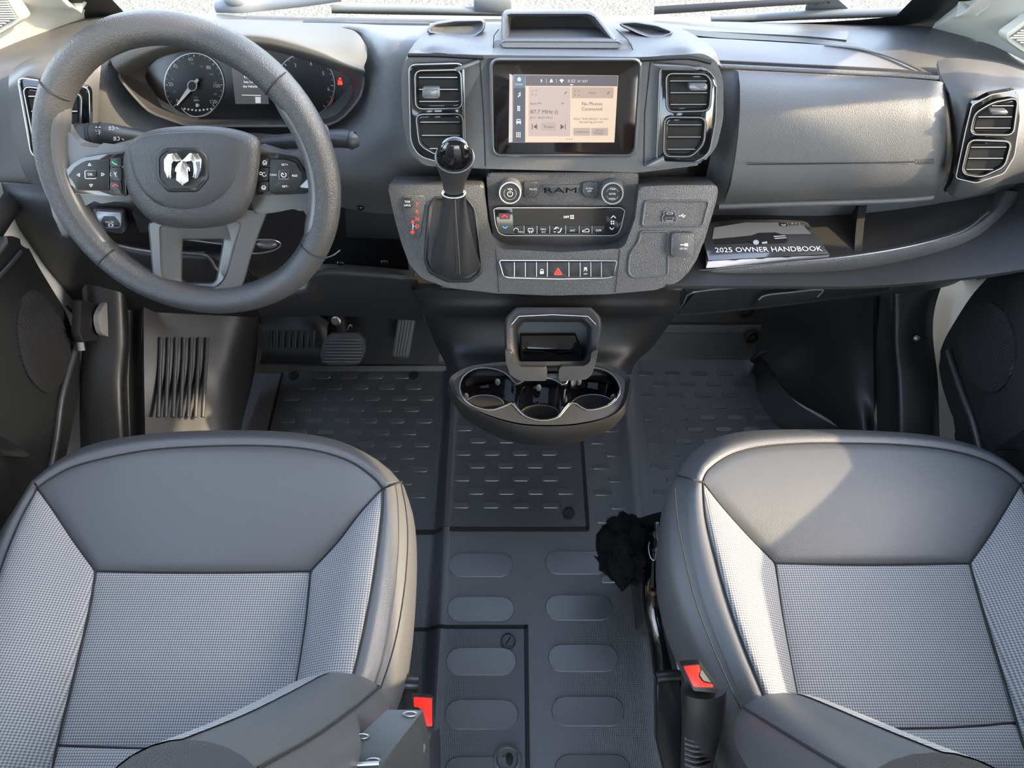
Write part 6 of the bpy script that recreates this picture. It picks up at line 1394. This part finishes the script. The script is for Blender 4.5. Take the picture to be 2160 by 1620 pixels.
tube('ledge_highlight', rowY([173, 222, 270, 320, 380, 430], [491, 509, 522, 530, 533, 533], [.842, .846, .848, .849, .85, .85]), .0022, M_satin, dash, n=6)  # pale bar standing in for the highlight along the ledge
tube('fascia_line', rowY([222, 270, 320], [547, 555, 563], [.85, .852, .853]), .0010, M_edge, dash, n=6)
tube('pocket_edge', rowY([385, 430, 445, 455, 470], [533, 537, 548, 565, 578], [.845, .845, .845, .845, .845]), .0028, M_mid, dash, n=6)
PBP = Pl(PY(230, 465, .868), (.05, -.93, .36))
pb = sub('parking_brake_switch', dash, PBP.p)
plate('recess', PBP, rp([Z0(*p) for p in ((875, 495), (1165, 515), (1195, 700), (1150, 735), (990, 705), (930, 640))], 4), .003, M_dark, pb, -.006, .002)
plate('switch', PBP, rp([Z0(*p) for p in ((908, 522), (1148, 534), (1152, 655), (1130, 682), (990, 682), (935, 620))], 4), .009, M_satin, pb, .001, .003)
plate('symbol_field', PBP, rp([Z0(*p) for p in ((980, 568), (1085, 570), (1140, 640), (1135, 668), (990, 668), (955, 632))], 3), .0098, M_black, pb, .008, .0005)
text('caption', 'PULL ON', PBP, *Z0(1040, 622), 3.4, M_wprint, pb, .0103, 17)
prints('brake_icon', PBP, arcp(*Z0(1052, 652), 3.4, 0, 360, 1, 12) + arcp(*Z0(1052, 652), 5.2, -40, 40, 1, 5) + arcp(*Z0(1052, 652), 5.2, 140, 220, 1, 5), M_wprint, pb, .0103)
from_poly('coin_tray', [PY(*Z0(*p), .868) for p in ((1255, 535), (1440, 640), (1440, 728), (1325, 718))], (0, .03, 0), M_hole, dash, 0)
# knee panel right of the column
kn = grid('knee_panel', [rowY([535, 600, 650, 678, 780, 852, 875], [590, 585, 575, 557, 562, 569, 572], [.85, .85, .85, .85, .85, .85, .86]),
                         rowY([535, 600, 645, 668, 780, 852, 875], [612, 608, 603, 568, 571, 578, 582], [.812, .81, .806, .802, .802, .802, .82]),
                         rowY([535, 600, 650, 675, 780, 857, 880], [622, 617, 610, 574, 577, 584, 588], [.803, .80, .797, .795, .795, .795, .812]),
                         rowY([540, 605, 656, 680, 784, 862, 884], [640, 634, 625, 594, 598, 603, 606], [.806, .803, .80, .797, .797, .797, .815]),
                         rowY([550, 612, 662, 695, 790, 884, 900], [668, 668, 668, 666, 671, 677, 680], [.845, .845, .845, .845, .845, .845, .86])], M_dark, dash, 5, 5, .006)
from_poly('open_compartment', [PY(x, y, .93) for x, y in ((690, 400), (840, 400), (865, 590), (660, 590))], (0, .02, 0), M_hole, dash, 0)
grid('compartment_wall', [rowY([728, 780, 830, 850], [430, 430, 430, 430], [.905, .905, .905, .905]), rowY([730, 780, 830, 850], [500, 502, 504, 506], [.90, .90, .90, .90])], M_dark, dash, 3, 3, .01)
for x, y in ((811, 553), (718, 556), (760, 438)): blob('bolt', PY(x, y, .84 if y > 500 else .895), (.007, .004, .005), M_metal, dash, 10, 6)

# ================================================================== pedals
pdl = grid('trim_10', [rowY([690, 760, 840, 925], [768, 768, 768, 768], [1.003, 1.003, 1.003, 1.003]), rowY([692, 760, 840, 930], [690, 690, 690, 690], [1.045, 1.045, 1.045, 1.045]), rowY([692, 760, 840, 930], [600, 600, 600, 600], [1.068, 1.068, 1.068, 1.068])], mat('pedal_box_felt', (.008, .008, .008), .8), None, 4, 4, .004)
tag(pdl, kind='structure')
BRP = Pl(PY(722, 738, .95), (0, -.80, .60))
bd = thing('brake_pedal', BRP.p, 'wide ribbed rubber brake pedal left of the accelerator', 'pedal')
bo2 = rp([(695, 705), (757, 705), (768, 718), (769, 746), (757, 769), (685, 770), (674, 757), (680, 725)], 6)
plate('pad', BRP, bo2, 0, M_tread, bd, -.016, .005)
for k in range(8):
    y = 715 + k * 6.6; a = 688 - k * .9 + (2 if k == 0 else 0); b = 761 + (1 if k > 1 else 0) - (3 if k == 7 else 0)
    plate('tread_rib', BRP, rp(rect(a, y, b, y + 3.6), 1.2), .003, mat('rib_rubber', (.085, .085, .085), .55), bd, -.002, .001)
tube('arm', [BRP.px(722, 725, -.016), PY(720, 690, 1.0), PY(715, 660, 1.02), PY(715, 560, 1.02)], .011, M_hole, bd)
lathe('arm_bolt', Pl(PY(709, 676, .985), (0, -.9, .4)), 0, 0, [(.011, 0), (.011, .003), (.008, .004), (.008, .002), (.006, .002), (.006, .008), (.0005, .008)], M_steel, bd, 20)
tube('return_clip', [PY(733, 695, .975), PY(736, 688, .975), (PY(741, 686, .975)), PY(742, 690, .975)], .0018, M_steel, bd, n=6)
ACP = Pl(PY(852, 716, .98), (0, -.86, .50))
ac = thing('accelerator_pedal', ACP.p, 'narrow upright accelerator pedal with lengthwise grooves', 'pedal')
plate('pad', ACP, rp([(840, 672), (876, 672), (862, 755), (827, 752)], 3), 0, M_tread, ac, -.02, .003)
for k in range(5):
    t = k / 4; plate('tread_rib', ACP, [(843 + t * 26, 674), (846.5 + t * 26, 674), (834.5 + t * 24, 750), (830.5 + t * 24, 750)], .003, MATS['rib_rubber'], ac, -.002, .001)
